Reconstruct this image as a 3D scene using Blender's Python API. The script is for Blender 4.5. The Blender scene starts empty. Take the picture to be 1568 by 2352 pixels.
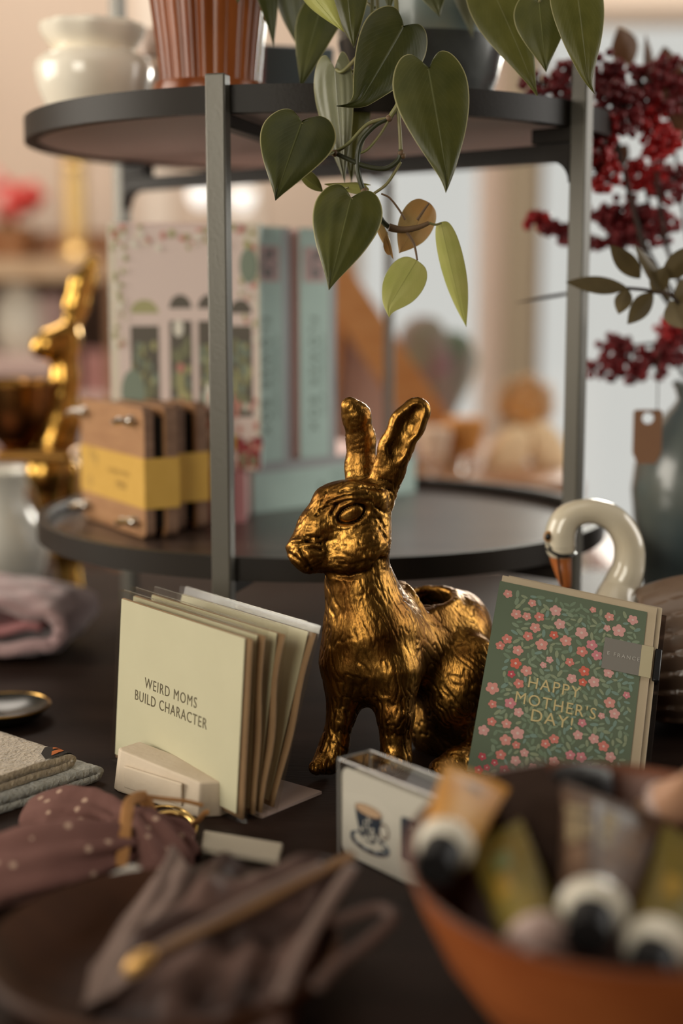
import bpy, bmesh, math, random
import numpy as np
from mathutils import Vector, Matrix, noise

random.seed(7)
C = bpy.context.scene.collection
S = bpy.context.scene
PI = math.pi

# ---------------------------------------------------------------- camera, world, lights, exposure
PITCH = math.radians(8.6)
CAM_H = 0.30                      # camera height above the table top (table top is z = 0)
FPX = 50.0 / 24.0 * 1568          # focal length in pixels

cam_d = bpy.data.cameras.new('camera'); cam = bpy.data.objects.new('camera', cam_d); C.objects.link(cam)
cam_d.sensor_fit = 'HORIZONTAL'; cam_d.sensor_width = 24.0; cam_d.lens = 50.0
cam.location = (0, 0, CAM_H); cam.rotation_euler = (PI/2 - PITCH, 0, 0)
cam_d.clip_start = 0.05; cam_d.clip_end = 60
cam_d.dof.use_dof = True; cam_d.dof.focus_distance = 0.885; cam_d.dof.aperture_fstop = 2.3
cam_d.dof.aperture_blades = 0
S.camera = cam

S.view_settings.view_transform = 'Standard'; S.view_settings.look = 'None'
S.view_settings.exposure = 0.12; S.view_settings.gamma = 1.0
S.view_settings.use_curve_mapping = False
S.cycles.use_denoising = True
S.cycles.max_bounces = 8; S.cycles.transparent_max_bounces = 24
S.cycles.caustics_reflective = False; S.cycles.caustics_refractive = False
S.cycles.sample_clamp_indirect = 4.0

world = bpy.data.worlds.new('overcast sky'); S.world = world; world.use_nodes = True
bg = world.node_tree.nodes['Background']
bg.inputs['Color'].default_value = (1.0, 0.98, 0.94, 1); bg.inputs['Strength'].default_value = 0.625

def area_light(name, loc, target, sx, sy, power, color, spread=180):
    d = bpy.data.lights.new(name, 'AREA'); d.shape = 'RECTANGLE'; d.size = sx; d.size_y = sy
    d.energy = power; d.color = color; d.spread = math.radians(spread)
    o = bpy.data.objects.new(name, d); C.objects.link(o)
    o.location = loc; o.rotation_euler = (Vector(target) - Vector(loc)).to_track_quat('-Z', 'Y').to_euler()
    return o
# daylight through the shop windows in the left and front walls, and added fill lights
area_light('left_window_daylight', (-2.50, 0.90, 0.78), (0.0, 1.0, 0.05), 1.6, 1.3, 20, (1.0, 0.92, 0.80), 110)
area_light('front_window_daylight', (-1.2, -1.72, 0.80), (0.0, 0.9, 0.1), 1.2, 1.2, 36, (1.0, 0.93, 0.80))
area_light('right_fill', (2.12, 1.2, 0.80), (0.0, 1.0, 0.1), 1.4, 1.2, 24, (1.0, 0.96, 0.90))  # unseen fill light, added to brighten the teal boxes and green card
area_light('ceiling_fill', (-0.7, 2.6, 1.90), (-0.7, 2.6, 0), 1.2, 1.2, 32, (1.0, 0.90, 0.78))  # added overhead fill for the rear of the shop
area_light('ceiling_fill', (-0.2, 0.3, 1.90), (-0.2, 0.3, 0), 1.2, 1.2, 4, (1.0, 0.92, 0.80))  # added overhead fill for the front of the table
sun_d = bpy.data.lights.new('sun', 'SUN'); sun_d.energy = 3.0; sun_d.angle = math.radians(18); sun_d.color = (1.0, 0.95, 0.86)
sun = bpy.data.objects.new('sun', sun_d); C.objects.link(sun)
sun.rotation_euler = (Vector((0, 0.9, 0.1)) - Vector((0.95, 3.5, 0.80))).to_track_quat('-Z', 'Y').to_euler()

# ---------------------------------------------------------------- where a sight line meets a depth or a height
def ray(x, y):
    u = (x - 784) / FPX; v = (1176 - y) / FPX
    return Vector((u, math.cos(PITCH) + v*math.sin(PITCH), -math.sin(PITCH) + v*math.cos(PITCH)))
def at(x, y, Y):
    r = ray(x, y); return Vector((r.x*Y/r.y, Y, CAM_H + r.z*Y/r.y))
def on(x, y, z=0.0):
    r = ray(x, y); t = (z - CAM_H)/r.z; return Vector((r.x*t, r.y*t, z))
def pix(p):
    Z = p[2]-CAM_H
    d = p[1]*math.cos(PITCH)-Z*math.sin(PITCH); u = p[1]*math.sin(PITCH)+Z*math.cos(PITCH)
    return 784+FPX*p[0]/d, 1176-FPX*u/d

# ---------------------------------------------------------------- materials
def srgb(r, g, b):
    f = lambda c: (c/255/12.92) if c/255 <= 0.04045 else ((c/255+0.055)/1.055)**2.4
    return (f(r), f(g), f(b), 1)
_M = {}
def mat(name, col, rough=0.5, metal=0.0, var=0.0, vscale=30.0, bump=0.0, bscale=200.0, stretch=(1, 1, 1), col2=None,
        trans=0.0, ior=1.45, coat=0.0, spec=0.5, transl=0.0, sheen=0.0, emit=0.0, detail=4.0, contrast=(0.35, 0.65), sss=0.0):
    """Principled material; var/col2 mix a second colour in with noise, bump adds noise relief."""
    if name in _M: return _M[name]
    m = bpy.data.materials.new(name); m.use_nodes = True; _M[name] = m
    nt = m.node_tree; b = nt.nodes['Principled BSDF']
    b.inputs['Base Color'].default_value = col; b.inputs['Roughness'].default_value = rough
    b.inputs['Metallic'].default_value = metal; b.inputs['IOR'].default_value = ior
    b.inputs['Transmission Weight'].default_value = trans; b.inputs['Coat Weight'].default_value = coat
    b.inputs['Specular IOR Level'].default_value = spec
    if sheen: b.inputs['Sheen Weight'].default_value = sheen
    if emit:
        b.inputs['Emission Color'].default_value = col; b.inputs['Emission Strength'].default_value = emit
    tc = mp = None
    if col2 is not None or bump:
        tc = nt.nodes.new('ShaderNodeTexCoord'); mp = nt.nodes.new('ShaderNodeMapping')
        mp.inputs['Scale'].default_value = stretch; nt.links.new(tc.outputs['Object'], mp.inputs['Vector'])
    if col2 is not None:
        n = nt.nodes.new('ShaderNodeTexNoise'); n.inputs['Scale'].default_value = vscale; n.inputs['Detail'].default_value = detail
        nt.links.new(mp.outputs[0], n.inputs['Vector'])
        r = nt.nodes.new('ShaderNodeValToRGB'); e = r.color_ramp.elements
        e[0].position, e[1].position = contrast; e[0].color = col; e[1].color = col2
        nt.links.new(n.outputs['Fac'], r.inputs['Fac']); nt.links.new(r.outputs['Color'], b.inputs['Base Color'])
    if bump:
        n2 = nt.nodes.new('ShaderNodeTexNoise'); n2.inputs['Scale'].default_value = bscale; n2.inputs['Detail'].default_value = 5
        nt.links.new(mp.outputs[0], n2.inputs['Vector'])
        bp = nt.nodes.new('ShaderNodeBump'); bp.inputs['Strength'].default_value = bump; bp.inputs['Distance'].default_value = 0.002
        nt.links.new(n2.outputs['Fac'], bp.inputs['Height']); nt.links.new(bp.outputs['Normal'], b.inputs['Normal'])
    if transl:
        out = nt.nodes['Material Output']; t = nt.nodes.new('ShaderNodeBsdfTranslucent'); mx = nt.nodes.new('ShaderNodeMixShader')
        t.inputs['Color'].default_value = col; mx.inputs['Fac'].default_value = transl
        if col2 is not None: nt.links.new(r.outputs['Color'], t.inputs['Color'])
        nt.links.new(b.outputs[0], mx.inputs[1]); nt.links.new(t.outputs[0], mx.inputs[2]); nt.links.new(mx.outputs[0], out.inputs['Surface'])
    return m
def film(name, tint=(0.93, 0.92, 0.9, 1), gloss=0.10, rough=0.08, haze=0.0, fres=0.6):
    """thin clear plastic or window pane: light passes straight through, a little is mirrored."""
    if name in _M: return _M[name]
    m = bpy.data.materials.new(name); m.use_nodes = True; _M[name] = m; nt = m.node_tree
    nt.nodes.remove(nt.nodes['Principled BSDF']); out = nt.nodes['Material Output']
    t = nt.nodes.new('ShaderNodeBsdfTransparent'); t.inputs['Color'].default_value = tint
    g = nt.nodes.new('ShaderNodeBsdfGlossy'); g.inputs['Roughness'].default_value = rough
    mx = nt.nodes.new('ShaderNodeMixShader')
    lw = nt.nodes.new('ShaderNodeLayerWeight'); lw.inputs['Blend'].default_value = 0.25
    ma = nt.nodes.new('ShaderNodeMath'); ma.operation = 'MULTIPLY_ADD'; ma.inputs[1].default_value = fres; ma.inputs[2].default_value = gloss
    nt.links.new(lw.outputs['Fresnel'], ma.inputs[0]); nt.links.new(ma.outputs[0], mx.inputs['Fac'])
    nt.links.new(t.outputs[0], mx.inputs[1]); nt.links.new(g.outputs[0], mx.inputs[2])
    last = mx
    if haze:
        d = nt.nodes.new('ShaderNodeBsdfDiffuse'); d.inputs['Color'].default_value = (0.8, 0.78, 0.74, 1)
        m2 = nt.nodes.new('ShaderNodeMixShader'); m2.inputs['Fac'].default_value = haze
        nt.links.new(mx.outputs[0], m2.inputs[1]); nt.links.new(d.outputs[0], m2.inputs[2]); last = m2
    nt.links.new(last.outputs[0], out.inputs['Surface'])
    return m

# ---------------------------------------------------------------- mesh helpers
def rotz(a): return Matrix.Rotation(a, 4, 'Z')
def frame(o, x, y=None, z=None):
    """matrix with origin o and the given axes"""
    x = Vector(x).normalized()
    if y is not None:
        y = Vector(y); y = (y - x*y.dot(x)).normalized(); z = x.cross(y)
    else:
        z = Vector(z); z = (z - x*z.dot(x)).normalized(); y = z.cross(x)
    return Matrix(((x.x, y.x, z.x, o[0]), (x.y, y.y, z.y, o[1]), (x.z, y.z, z.z, o[2]), (0, 0, 0, 1)))
def zframe(o, z, xh=(1, 0, 0)):
    z = Vector(z).normalized(); x = Vector(xh); x = (x - z*x.dot(z))
    if x.length < 1e-4: x = Vector((0, 1, 0)) - z*z.y
    x.normalize(); y = z.cross(x)
    return Matrix(((x.x, y.x, z.x, o[0]), (x.y, y.y, z.y, o[1]), (x.z, y.z, z.z, o[2]), (0, 0, 0, 1)))

class MB:
    def __init__(s): s.v = []; s.f = []; s.mi = []; s.uv = {}; s.cur = 0
    def add(s, vs, fs, M=None, uvs=None):
        b = len(s.v)
        for i, v in enumerate(vs):
            v = Vector(v)
            s.v.append(M @ v if M is not None else v)
            if uvs is not None: s.uv[b+i] = uvs[i]
        for f in fs: s.f.append([b+i for i in f]); s.mi.append(s.cur)
        return s
    def box(s, lo, hi, M=None):
        x0, y0, z0 = lo; x1, y1, z1 = hi
        return s.add([(x0,y0,z0),(x1,y0,z0),(x1,y1,z0),(x0,y1,z0),(x0,y0,z1),(x1,y0,z1),(x1,y1,z1),(x0,y1,z1)],
                     [(3,2,1,0),(4,5,6,7),(0,1,5,4),(1,2,6,5),(2,3,7,6),(3,0,4,7)], M)
    def lathe(s, prof, n=48, M=None, flute=None):
        """prof: (r, z) list from the bottom; ends with r = 0 close"""
        vs = []; fs = []
        for (r, z) in prof:
            for i in range(n):
                a = 2*PI*i/n; rr = r*(flute(a, z) if flute else 1)
                vs.append((rr*math.cos(a), rr*math.sin(a), z))
        for k in range(len(prof)-1):
            for i in range(n):
                j = (i+1) % n
                fs.append((k*n+i, k*n+j, (k+1)*n+j, (k+1)*n+i))
        return s.add(vs, fs, M)
    def tube(s, pts, rad, n=10, caps=True, M=None, flat=None, up=None):
        pts = [Vector(p) for p in pts]; m = len(pts)
        if not hasattr(rad, '__len__'): rad = [rad]*m
        vs = []; fs = []; ref = Vector(up) if up is not None else None; N = None
        for k in range(m):
            t = (pts[min(k+1, m-1)] - pts[max(k-1, 0)]).normalized()
            if ref is not None: N = ref - t*ref.dot(t)
            elif N is None:
                N = Vector((0, 0, 1)) if abs(t.z) < 0.9 else Vector((1, 0, 0)); N = N - t*N.dot(t)
            else: N = N - t*N.dot(t)
            N.normalize(); B = t.cross(N)
            fl = flat if flat else 1.0
            for i in range(n):
                a = 2*PI*i/n
                vs.append(pts[k] + N*(rad[k]*fl*math.cos(a)) + B*(rad[k]*math.sin(a)))
        for k in range(m-1):
            for i in range(n):
                j = (i+1) % n; fs.append((k*n+i, k*n+j, (k+1)*n+j, (k+1)*n+i))
        if caps:
            fs.append(tuple(range(n-1, -1, -1))); fs.append(tuple((m-1)*n+i for i in range(n)))
        return s.add(vs, fs, M)
    def sphere(s, c, r, nu=16, nv=10, M=None):
        if not hasattr(r, '__len__'): r = (r, r, r)
        vs = [(c[0], c[1], c[2]-r[2])]; fs = []
        for k in range(1, nv):
            p = -PI/2 + PI*k/nv
            for i in range(nu):
                a = 2*PI*i/nu; vs.append((c[0]+r[0]*math.cos(p)*math.cos(a), c[1]+r[1]*math.cos(p)*math.sin(a), c[2]+r[2]*math.sin(p)))
        vs.append((c[0], c[1], c[2]+r[2])); top = len(vs)-1
        for i in range(nu): fs.append((0, 1+(i+1) % nu, 1+i))
        for k in range(nv-2):
            for i in range(nu):
                j = (i+1) % nu; fs.append((1+k*nu+i, 1+k*nu+j, 1+(k+1)*nu+j, 1+(k+1)*nu+i))
        for i in range(nu): fs.append((top, 1+(nv-2)*nu+i, 1+(nv-2)*nu+(i+1) % nu))
        return s.add(vs, fs, M)
    def prism(s, poly, z0, z1, M=None):
        n = len(poly)
        vs = [(p[0], p[1], z0) for p in poly] + [(p[0], p[1], z1) for p in poly]
        fs = [tuple(range(n-1, -1, -1)), tuple(range(n, 2*n))] + [(i, (i+1) % n, n+(i+1) % n, n+i) for i in range(n)]
        return s.add(vs, fs, M)
    def ring(s, outer, inner, z0, z1, M=None):
        n = len(outer)
        vs = [(p[0], p[1], z) for z in (z0, z1) for P in (outer, inner) for p in P]
        o0, i0, o1, i1 = 0, n, 2*n, 3*n; fs = []
        for i in range(n):
            j = (i+1) % n
            fs += [(o0+i, o0+j, o1+j, o1+i), (i0+j, i0+i, i1+i, i1+j), (o1+i, o1+j, i1+j, i1+i), (o0+j, o0+i, i0+i, i0+j)]
        return s.add(vs, fs, M)
    def grid(s, fn, nu, nv, M=None, cu=False, uv=False):
        vs = []; fs = []; us = []
        for j in range(nv+1):
            for i in range(nu + (0 if cu else 1)):
                vs.append(fn(i/nu, j/nv)); us.append((i/nu, j/nv))
        w = nu if cu else nu+1
        for j in range(nv):
            for i in range(nu):
                k = (i+1) % w if cu else i+1
                fs.append((j*w+i, j*w+k, (j+1)*w+k, (j+1)*w+i))
        return s.add(vs, fs, M, us if uv else None)
    def build(s, name, m, parent=None, smooth=True, bevel=0.0, bseg=2, solid=0.0, subsurf=0, world=True, angle=40):
        me = bpy.data.meshes.new(name)
        inv = parent['_inv'] if (parent is not None and world and False) else None
        vs = s.v
        if parent is not None and world:
            iv = _inv(parent); vs = [iv @ v for v in vs]
        me.from_pydata([tuple(v) for v in vs], [], s.f)
        ms = m if isinstance(m, (list, tuple)) else [m]
        for x in ms: me.materials.append(x)
        if len(ms) > 1: me.polygons.foreach_set('material_index', s.mi)
        if s.uv:
            l = me.uv_layers.new(name='UVMap')
            for lp in me.loops: l.data[lp.index].uv = s.uv.get(lp.vertex_index, (0, 0))
        me.validate(); me.update()
        o = bpy.data.objects.new(name, me); C.objects.link(o)
        if parent is not None: o.parent = parent
        if smooth:
            me.polygons.foreach_set('use_smooth', [True]*len(me.polygons))
            if angle < 180 and hasattr(me, 'set_sharp_from_angle'): me.set_sharp_from_angle(angle=math.radians(angle))
        if solid:
            md = o.modifiers.new('thickness', 'SOLIDIFY'); md.thickness = solid; md.offset = 0
        if bevel:
            md = o.modifiers.new('bevel', 'BEVEL'); md.width = bevel; md.segments = bseg; md.limit_method = 'ANGLE'; md.angle_limit = math.radians(35)
            md.harden_normals = False
        if subsurf:
            md = o.modifiers.new('smooth', 'SUBSURF'); md.levels = subsurf; md.render_levels = subsurf
        return o
_MAT = {}
def world_of(o):
    if o is None: return Matrix.Identity(4)
    return _MAT.get(o.name) or world_of(o.parent)
def _inv(o): return world_of(o).inverted()

def tag(o, label, cat, group=None, kind=None):
    if label: o['label'] = label
    if cat: o['category'] = cat
    if group: o['group'] = group
    if kind: o['kind'] = kind
    return o
def thing(name, label, cat, loc=(0, 0, 0), M=None, group=None):
    o = bpy.data.objects.new(name, None); C.objects.link(o); o.empty_display_size = 0.02
    if M is None: M = Matrix.Translation(Vector(loc))
    o.matrix_world = M; _MAT[o.name] = M.copy()
    return tag(o, label, cat, group)
def struct(o):
    o['kind'] = 'structure'; return o
def dup(root, M, label=None, group=None):
    r = root.copy(); C.objects.link(r); r.matrix_world = M; _MAT[r.name] = M.copy()
    if label: r['label'] = label
    if group: r['group'] = group
    for ch in list(root.children):
        c = ch.copy(); C.objects.link(c); c.parent = r
        for g in ch.children:
            d = g.copy(); C.objects.link(d); d.parent = c
    return r
def text_mesh(mb, txt, size, M, sx=1.0, depth=0.00015, align='CENTER', space=1.0, bold=0.0, shear=0.0):
    cu = bpy.data.curves.new('lettering', 'FONT'); cu.body = txt; cu.size = size; cu.align_x = align; cu.align_y = 'CENTER'
    cu.extrude = depth; cu.space_character = space; cu.offset = bold; cu.resolution_u = 3; cu.shear = shear
    o = bpy.data.objects.new('lettering_curve', cu); C.objects.link(o)
    dg = bpy.context.evaluated_depsgraph_get(); me = o.evaluated_get(dg).to_mesh()
    vs = [(v.co.x*sx, v.co.y, v.co.z) for v in me.vertices]; fs = [tuple(p.vertices) for p in me.polygons]
    o.evaluated_get(dg).to_mesh_clear(); bpy.data.objects.remove(o); bpy.data.curves.remove(cu)
    return mb.add(vs, fs, M)
def rrect(w, h, r, n=6, cx=0.0, cy=0.0):
    out = []
    for (x, y, a0) in ((w/2-r, h/2-r, 0), (-w/2+r, h/2-r, 90), (-w/2+r, -h/2+r, 180), (w/2-r, -h/2+r, 270)):
        for k in range(n+1):
            a = math.radians(a0 + 90*k/n); out.append((cx+x+r*math.cos(a), cy+y+r*math.sin(a)))
    return out
def smooth_path(pts, n=8):
    """Catmull-Rom through the points"""
    P = [Vector(p) for p in pts]; out = []
    for i in range(len(P)-1):
        p0 = P[max(i-1, 0)]; p1 = P[i]; p2 = P[i+1]; p3 = P[min(i+2, len(P)-1)]
        for k in range(n):
            t = k/n
            out.append(0.5*((2*p1) + (p2-p0)*t + (2*p0-5*p1+4*p2-p3)*t*t + (3*p1-p0-3*p2+p3)*t**3))
    out.append(P[-1]); return out
def lerp_list(vals, m):
    return list(np.interp(np.linspace(0, len(vals)-1, m), range(len(vals)), vals))

# ---------------------------------------------------------------- sculpting: blended solids turned into one skin
def sd_cone(P, a, b, ra, rb, sc=None):
    a = np.array(a, np.float32); b = np.array(b, np.float32)
    if sc is not None:
        sc = np.array(sc, np.float32); P = P*sc; a = a*sc; b = b*sc
    ab = b-a; t = np.clip(((P-a)@ab)/max(float(ab@ab), 1e-12), 0, 1)
    q = P-a-t[..., None]*ab
    return np.sqrt((q*q).sum(-1)) - (ra+(rb-ra)*t)
def sd_ell(P, c, r, R=None):
    q = P-np.array(c, np.float32)
    if R is not None: q = q@np.array(R.to_3x3(), np.float32)
    r = np.array(r, np.float32)
    k0 = np.sqrt(((q/r)**2).sum(-1)); k1 = np.sqrt(((q/(r*r))**2).sum(-1))+1e-9
    return k0*(k0-1)/k1
def smin(a, b, k):
    h = np.maximum(k-np.abs(a-b), 0)/k; return np.minimum(a, b)-h*h*k*0.25
def smax(a, b, k): return -smin(-a, -b, k)
def skin(fn, lo, hi, h):
    """surface nets over a signed distance function"""
    n = [int(math.ceil((hi[i]-lo[i])/h))+1 for i in range(3)]
    ax = [np.float32(lo[i])+np.float32(h)*np.arange(n[i], dtype=np.float32) for i in range(3)]
    P = np.stack(np.meshgrid(*ax, indexing='ij'), -1); F = fn(P).astype(np.float32)
    ins = F < 0
    cn = [(i, j, k) for i in (0, 1) for j in (0, 1) for k in (0, 1)]
    sl = lambda c: tuple(slice(c[d], n[d]-1+c[d]) for d in range(3))
    cnt = sum(ins[sl(c)].astype(np.int8) for c in cn)
    act = np.argwhere((cnt > 0) & (cnt < 8))
    idx = -np.ones([m-1 for m in n], np.int64); idx[tuple(act.T)] = np.arange(len(act))
    acc = np.zeros((len(act), 3)); num = np.zeros(len(act))
    for c0 in cn:
        for d in range(3):
            if c0[d]: continue
            c1 = list(c0); c1[d] = 1
            f0 = F[tuple((act+np.array(c0)).T)]; f1 = F[tuple((act+np.array(c1)).T)]
            cr = (f0 < 0) != (f1 < 0); t = np.where(cr, f0/(f0-f1+1e-20), 0)
            p = np.tile(np.array(c0, float), (len(act), 1)); p[:, d] += t
            acc += p*cr[:, None]; num += cr
    V = (act + acc/num[:, None])*h + np.array(lo)
    Q = []
    for d in range(3):
        a, b = [(1, 2), (2, 0), (0, 1)][d]
        s0 = [slice(1, m-1) for m in n]; s0[d] = slice(0, n[d]-1); s1 = list(s0); s1[d] = slice(1, n[d])
        i0 = ins[tuple(s0)]; i1 = ins[tuple(s1)]
        e = np.argwhere(i0 != i1); off = np.array([1, 1, 1]); off[d] = 0; e2 = e+off
        flip = i0[tuple(e.T)]
        def cell(da, db):
            q = e2.copy(); q[:, a] -= da; q[:, b] -= db; return idx[tuple(q.T)]
        q = np.stack([cell(1, 1), cell(0, 1), cell(0, 0), cell(1, 0)], 1)
        q[~flip] = q[~flip][:, ::-1]; Q.append(q)
    Q = np.concatenate(Q); Q = Q[(Q >= 0).all(1)]
    return V, Q
def np_normals(V, Q):
    a = V[Q[:, 2]]-V[Q[:, 0]]; b = V[Q[:, 3]]-V[Q[:, 1]]; fn = np.cross(a, b); N = np.zeros_like(V)
    for k in range(4): np.add.at(N, Q[:, k], fn)
    return N/(np.linalg.norm(N, axis=1, keepdims=True)+1e-12)
def relax(V, Q, it=2, w=0.5):
    E = np.concatenate([Q[:, [0, 1]], Q[:, [1, 2]], Q[:, [2, 3]], Q[:, [3, 0]]])
    for _ in range(it):
        A = np.zeros_like(V); c = np.zeros(len(V))
        np.add.at(A, E[:, 0], V[E[:, 1]]); np.add.at(A, E[:, 1], V[E[:, 0]]); np.add.at(c, E[:, 0], 1); np.add.at(c, E[:, 1], 1)
        V = V*(1-w)+w*A/c[:, None]
    return V
def skin_mb(fn, lo, hi, h, disp=None, it=2):
    V, Q = skin(fn, lo, hi, h); V = relax(V, Q, it)
    if disp is not None:
        N = np_normals(V, Q); V = V + N*disp(V, N)[:, None]
    mb = MB(); mb.v = [Vector(v) for v in V.tolist()]; mb.f = Q.tolist(); mb.mi = [0]*len(mb.f)
    return mb

# ================================================================ THE ROOM
wall_m = mat('wall_beige', (0.62, 0.50, 0.405, 1), rough=0.9, col2=(0.65, 0.525, 0.425, 1), vscale=3, bump=0.1, bscale=60)
dark_wall_m = mat('wall_dark_brown', (0.050, 0.036, 0.028, 1), rough=0.9)
trim_m = mat('trim_cream', (0.62, 0.52, 0.42, 1), rough=0.5)
post_m = mat('trim_tan', (0.40, 0.32, 0.22, 1), rough=0.6)
ceil_m = mat('ceiling_taupe', (0.22, 0.19, 0.165, 1), rough=0.9)
floor_m = mat('floor_wood', (0.10, 0.055, 0.03, 1), rough=0.45, col2=(0.17, 0.10, 0.055, 1), vscale=4, stretch=(8, 1, 1), bump=0.1)
glass_m = film('window_glass', tint=(0.97, 0.98, 0.97, 1), gloss=0.02)
FZ, CZ = -0.75, 1.95
XL, XR, YF, YB = -2.6, 2.2, -1.8, 3.6
struct(MB().box((XL, YF, FZ-0.05), (XR, YB, FZ)).build('floor', floor_m, smooth=False))
struct(MB().box((XL-0.1, YF-0.1, CZ), (XR+0.1, YB+0.1, CZ+0.05)).build('ceiling', ceil_m, smooth=False))
def wall_with_openings(name, a0, a1, lo, hi, ops, axis, wm=None):
    """wall from a0..a1 along its run, lo..hi its thickness across; ops = (s0, s1, z0, z1)"""
    mb = MB()
    def bx(s0, s1, z0, z1):
        if s1-s0 < 1e-4 or z1-z0 < 1e-4: return
        if axis == 'x': mb.box((s0, lo, z0), (s1, hi, z1))
        else: mb.box((lo, s0, z0), (hi, s1, z1))
    c = a0
    for (s0, s1, z0, z1) in sorted(ops):
        bx(c, s0, FZ, CZ); bx(s0, s1, FZ, z0); bx(s0, s1, z1, CZ); c = s1
    bx(c, a1, FZ, CZ)
    return struct(mb.build(name, wm or wall_m, smooth=False))
WZ0, WZ1 = -0.36, 1.45
wall_with_openings('wall_back', XL, XR, YB, YB+0.12, [(0.02, 0.402, WZ0, WZ1), (0.475, 2.1, WZ0, WZ1)], 'x')
wall_with_openings('wall_left', YF, YB, XL-0.12, XL, [(0.05, 1.75, 0.10, 1.5)], 'y')
wall_with_openings('wall_right', YF, YB, XR, XR+0.12, [(0.45, 1.95, 0.15, 1.45)], 'y', dark_wall_m)
wall_with_openings('wall_front', XL, XR, YF-0.12, YF, [(-1.85, -0.55, 0.15, 1.45), (-0.4, 0.5, FZ, 1.3)], 'x', dark_wall_m)
def window(name, s0, s1, z0, z1, plane, axis, mull=(), rails=(), fm=trim_m):
    f = MB(); t = 0.03
    def bx(mb, a, b, c, d, e0, e1):
        if axis == 'x': mb.box((a, e0, c), (b, e1, d))
        else: mb.box((e0, a, c), (e1, b, d))
    bx(f, s0, s0+t, z0, z1, plane, plane+0.06); bx(f, s1-t, s1, z0, z1, plane, plane+0.06)
    bx(f, s0+t, s1-t, z0, z0+t, plane, plane+0.06); bx(f, s0+t, s1-t, z1-t, z1, plane, plane+0.06)
    for m in mull: bx(f, m-0.014, m+0.014, z0+t, z1-t, plane+0.015, plane+0.045)
    for r in rails: bx(f, s0+t, s1-t, r-0.014, r+0.014, plane+0.015, plane+0.045)
    o = struct(f.build(name, fm, smooth=False))
    g = MB(); bx(g, s0+t, s1-t, z0+t, z1-t, plane+0.028, plane+0.032)
    g.build('window_pane', glass_m, o, smooth=False)
    return o
window('window_1', 0.02, 0.402, WZ0, WZ1, YB+0.04, 'x', (), (1.0,))
window('window_2', 0.475, 2.1, WZ0, WZ1, YB+0.04, 'x', (1.12,), (1.0,))
window('window_3', 0.05, 1.75, 0.10, 1.5, XL-0.09, 'y', (0.9,), (1.0,))
window('window_4', -1.85, -0.55, 0.15, 1.45, YF-0.09, 'x', (-1.2,), (1.0,))
window('window_5', 0.45, 1.95, 0.15, 1.45, XR+0.04, 'y', (1.2,), (1.0,))
d = struct(MB().box((-0.39, YF-0.09, FZ), (0.49, YF-0.04, 1.28)).build('door_1', mat('door_wood', (0.16, 0.09, 0.05, 1), rough=0.5), smooth=False, bevel=0.004))
k = MB(); k.sphere((0.40, YF-0.02, 0.25), 0.025); k.tube([(0.40, YF-0.045, 0.25), (0.40, YF-0.02, 0.25)], 0.01)
k.build('door_handle', mat('brass_plain', (0.6, 0.42, 0.15, 1), rough=0.3, metal=1), d)
# pier between the two windows: tan face, and a translucent panel added to glow like a lit reveal
struct(MB().box((0.335, YB-0.03, WZ0-0.02), (0.402, YB-0.026, WZ1)).build('lit_reveal_panel', mat('lit_reveal_sheet', (0.97, 0.86, 0.78, 1), rough=0.8, transl=0.75), smooth=False))
struct(MB().box((0.402, YB-0.07, WZ0-0.02), (0.475, YB, WZ1)).build('trim_2', post_m, smooth=False))
struct(MB().box((0.0, YB-0.10, WZ0-0.04), (2.15, YB, WZ0)).build('trim_3', trim_m, smooth=False))
struct(MB().box((-0.50, YB-0.012, -0.2), (-0.42, YB, 1.1)).build('trim_4', mat('trim_pale', (0.80, 0.70, 0.60, 1), rough=0.6), smooth=False))
struct(MB().box((-0.30, YB-0.012, -0.2), (-0.20, YB, 1.1)).build('trim_5', _M['trim_pale'], smooth=False))
# added roller blind: stands in for the bright wall over the wide window
bt = thing('bright_wall_blind', 'added cream roller blind, lit from behind, for the bright wall over the wide window', 'blind', (1.11, YB-0.03, 0.96))
MB().box((0.49, YB-0.028, 0.96), (2.09, YB-0.026, 1.50)).build('shade', mat('bright_wall_cloth', (0.95, 0.84, 0.75, 1), rough=0.9, transl=0.9), bt, smooth=False)
MB().tube([(0.48, YB-0.03, 1.50), (2.10, YB-0.03, 1.50)], 0.022).build('roller', trim_m, bt)
MB().box((0.49, YB-0.034, 0.945), (2.09, YB-0.02, 0.962)).build('bottom_bar', trim_m, bt, smooth=False)

# pendant lamps (the lower one shows through the stand)
def pendant(x, Y, y, label):
    c = at(x, y, Y); r = 30/FPX*Y
    t = thing('pendant_lamp', label, 'lamp', c, group=None)
    sh = MB().lathe([(0.001, -r*1.0), (r*0.45, -r*0.9), (r*0.8, -r*0.55), (r, 0.0), (r*0.98, r*0.35), (r*0.9, r*0.55), (r*0.3, r*0.62), (0.001, r*0.62)], 32, Matrix.Translation(c))
    sh.build('lamp_shade', mat('opal_glass_lit', (1.0, 0.97, 0.92, 1), rough=0.3, emit=0.8), t)
    MB().tube([c+Vector((0, 0, r*0.6)), (c.x, c.y, CZ)], 0.004, 8).build('cord', mat('black_cord', (0.01, 0.01, 0.01, 1)), t)
    MB().lathe([(0.001, 0), (0.05, 0), (0.05, 0.02), (0.001, 0.02)], 24, Matrix.Translation((c.x, c.y, CZ-0.02))).build('ceiling_rose', trim_m, t)
pendant(556, 2.9, 455, 'glowing white glass pendant lamp seen between the stand post and the hanging leaves')
pendant(462, 2.7, 448, 'dimmer cream pendant lamp seen above the pink floral box, left of the front post')

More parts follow.
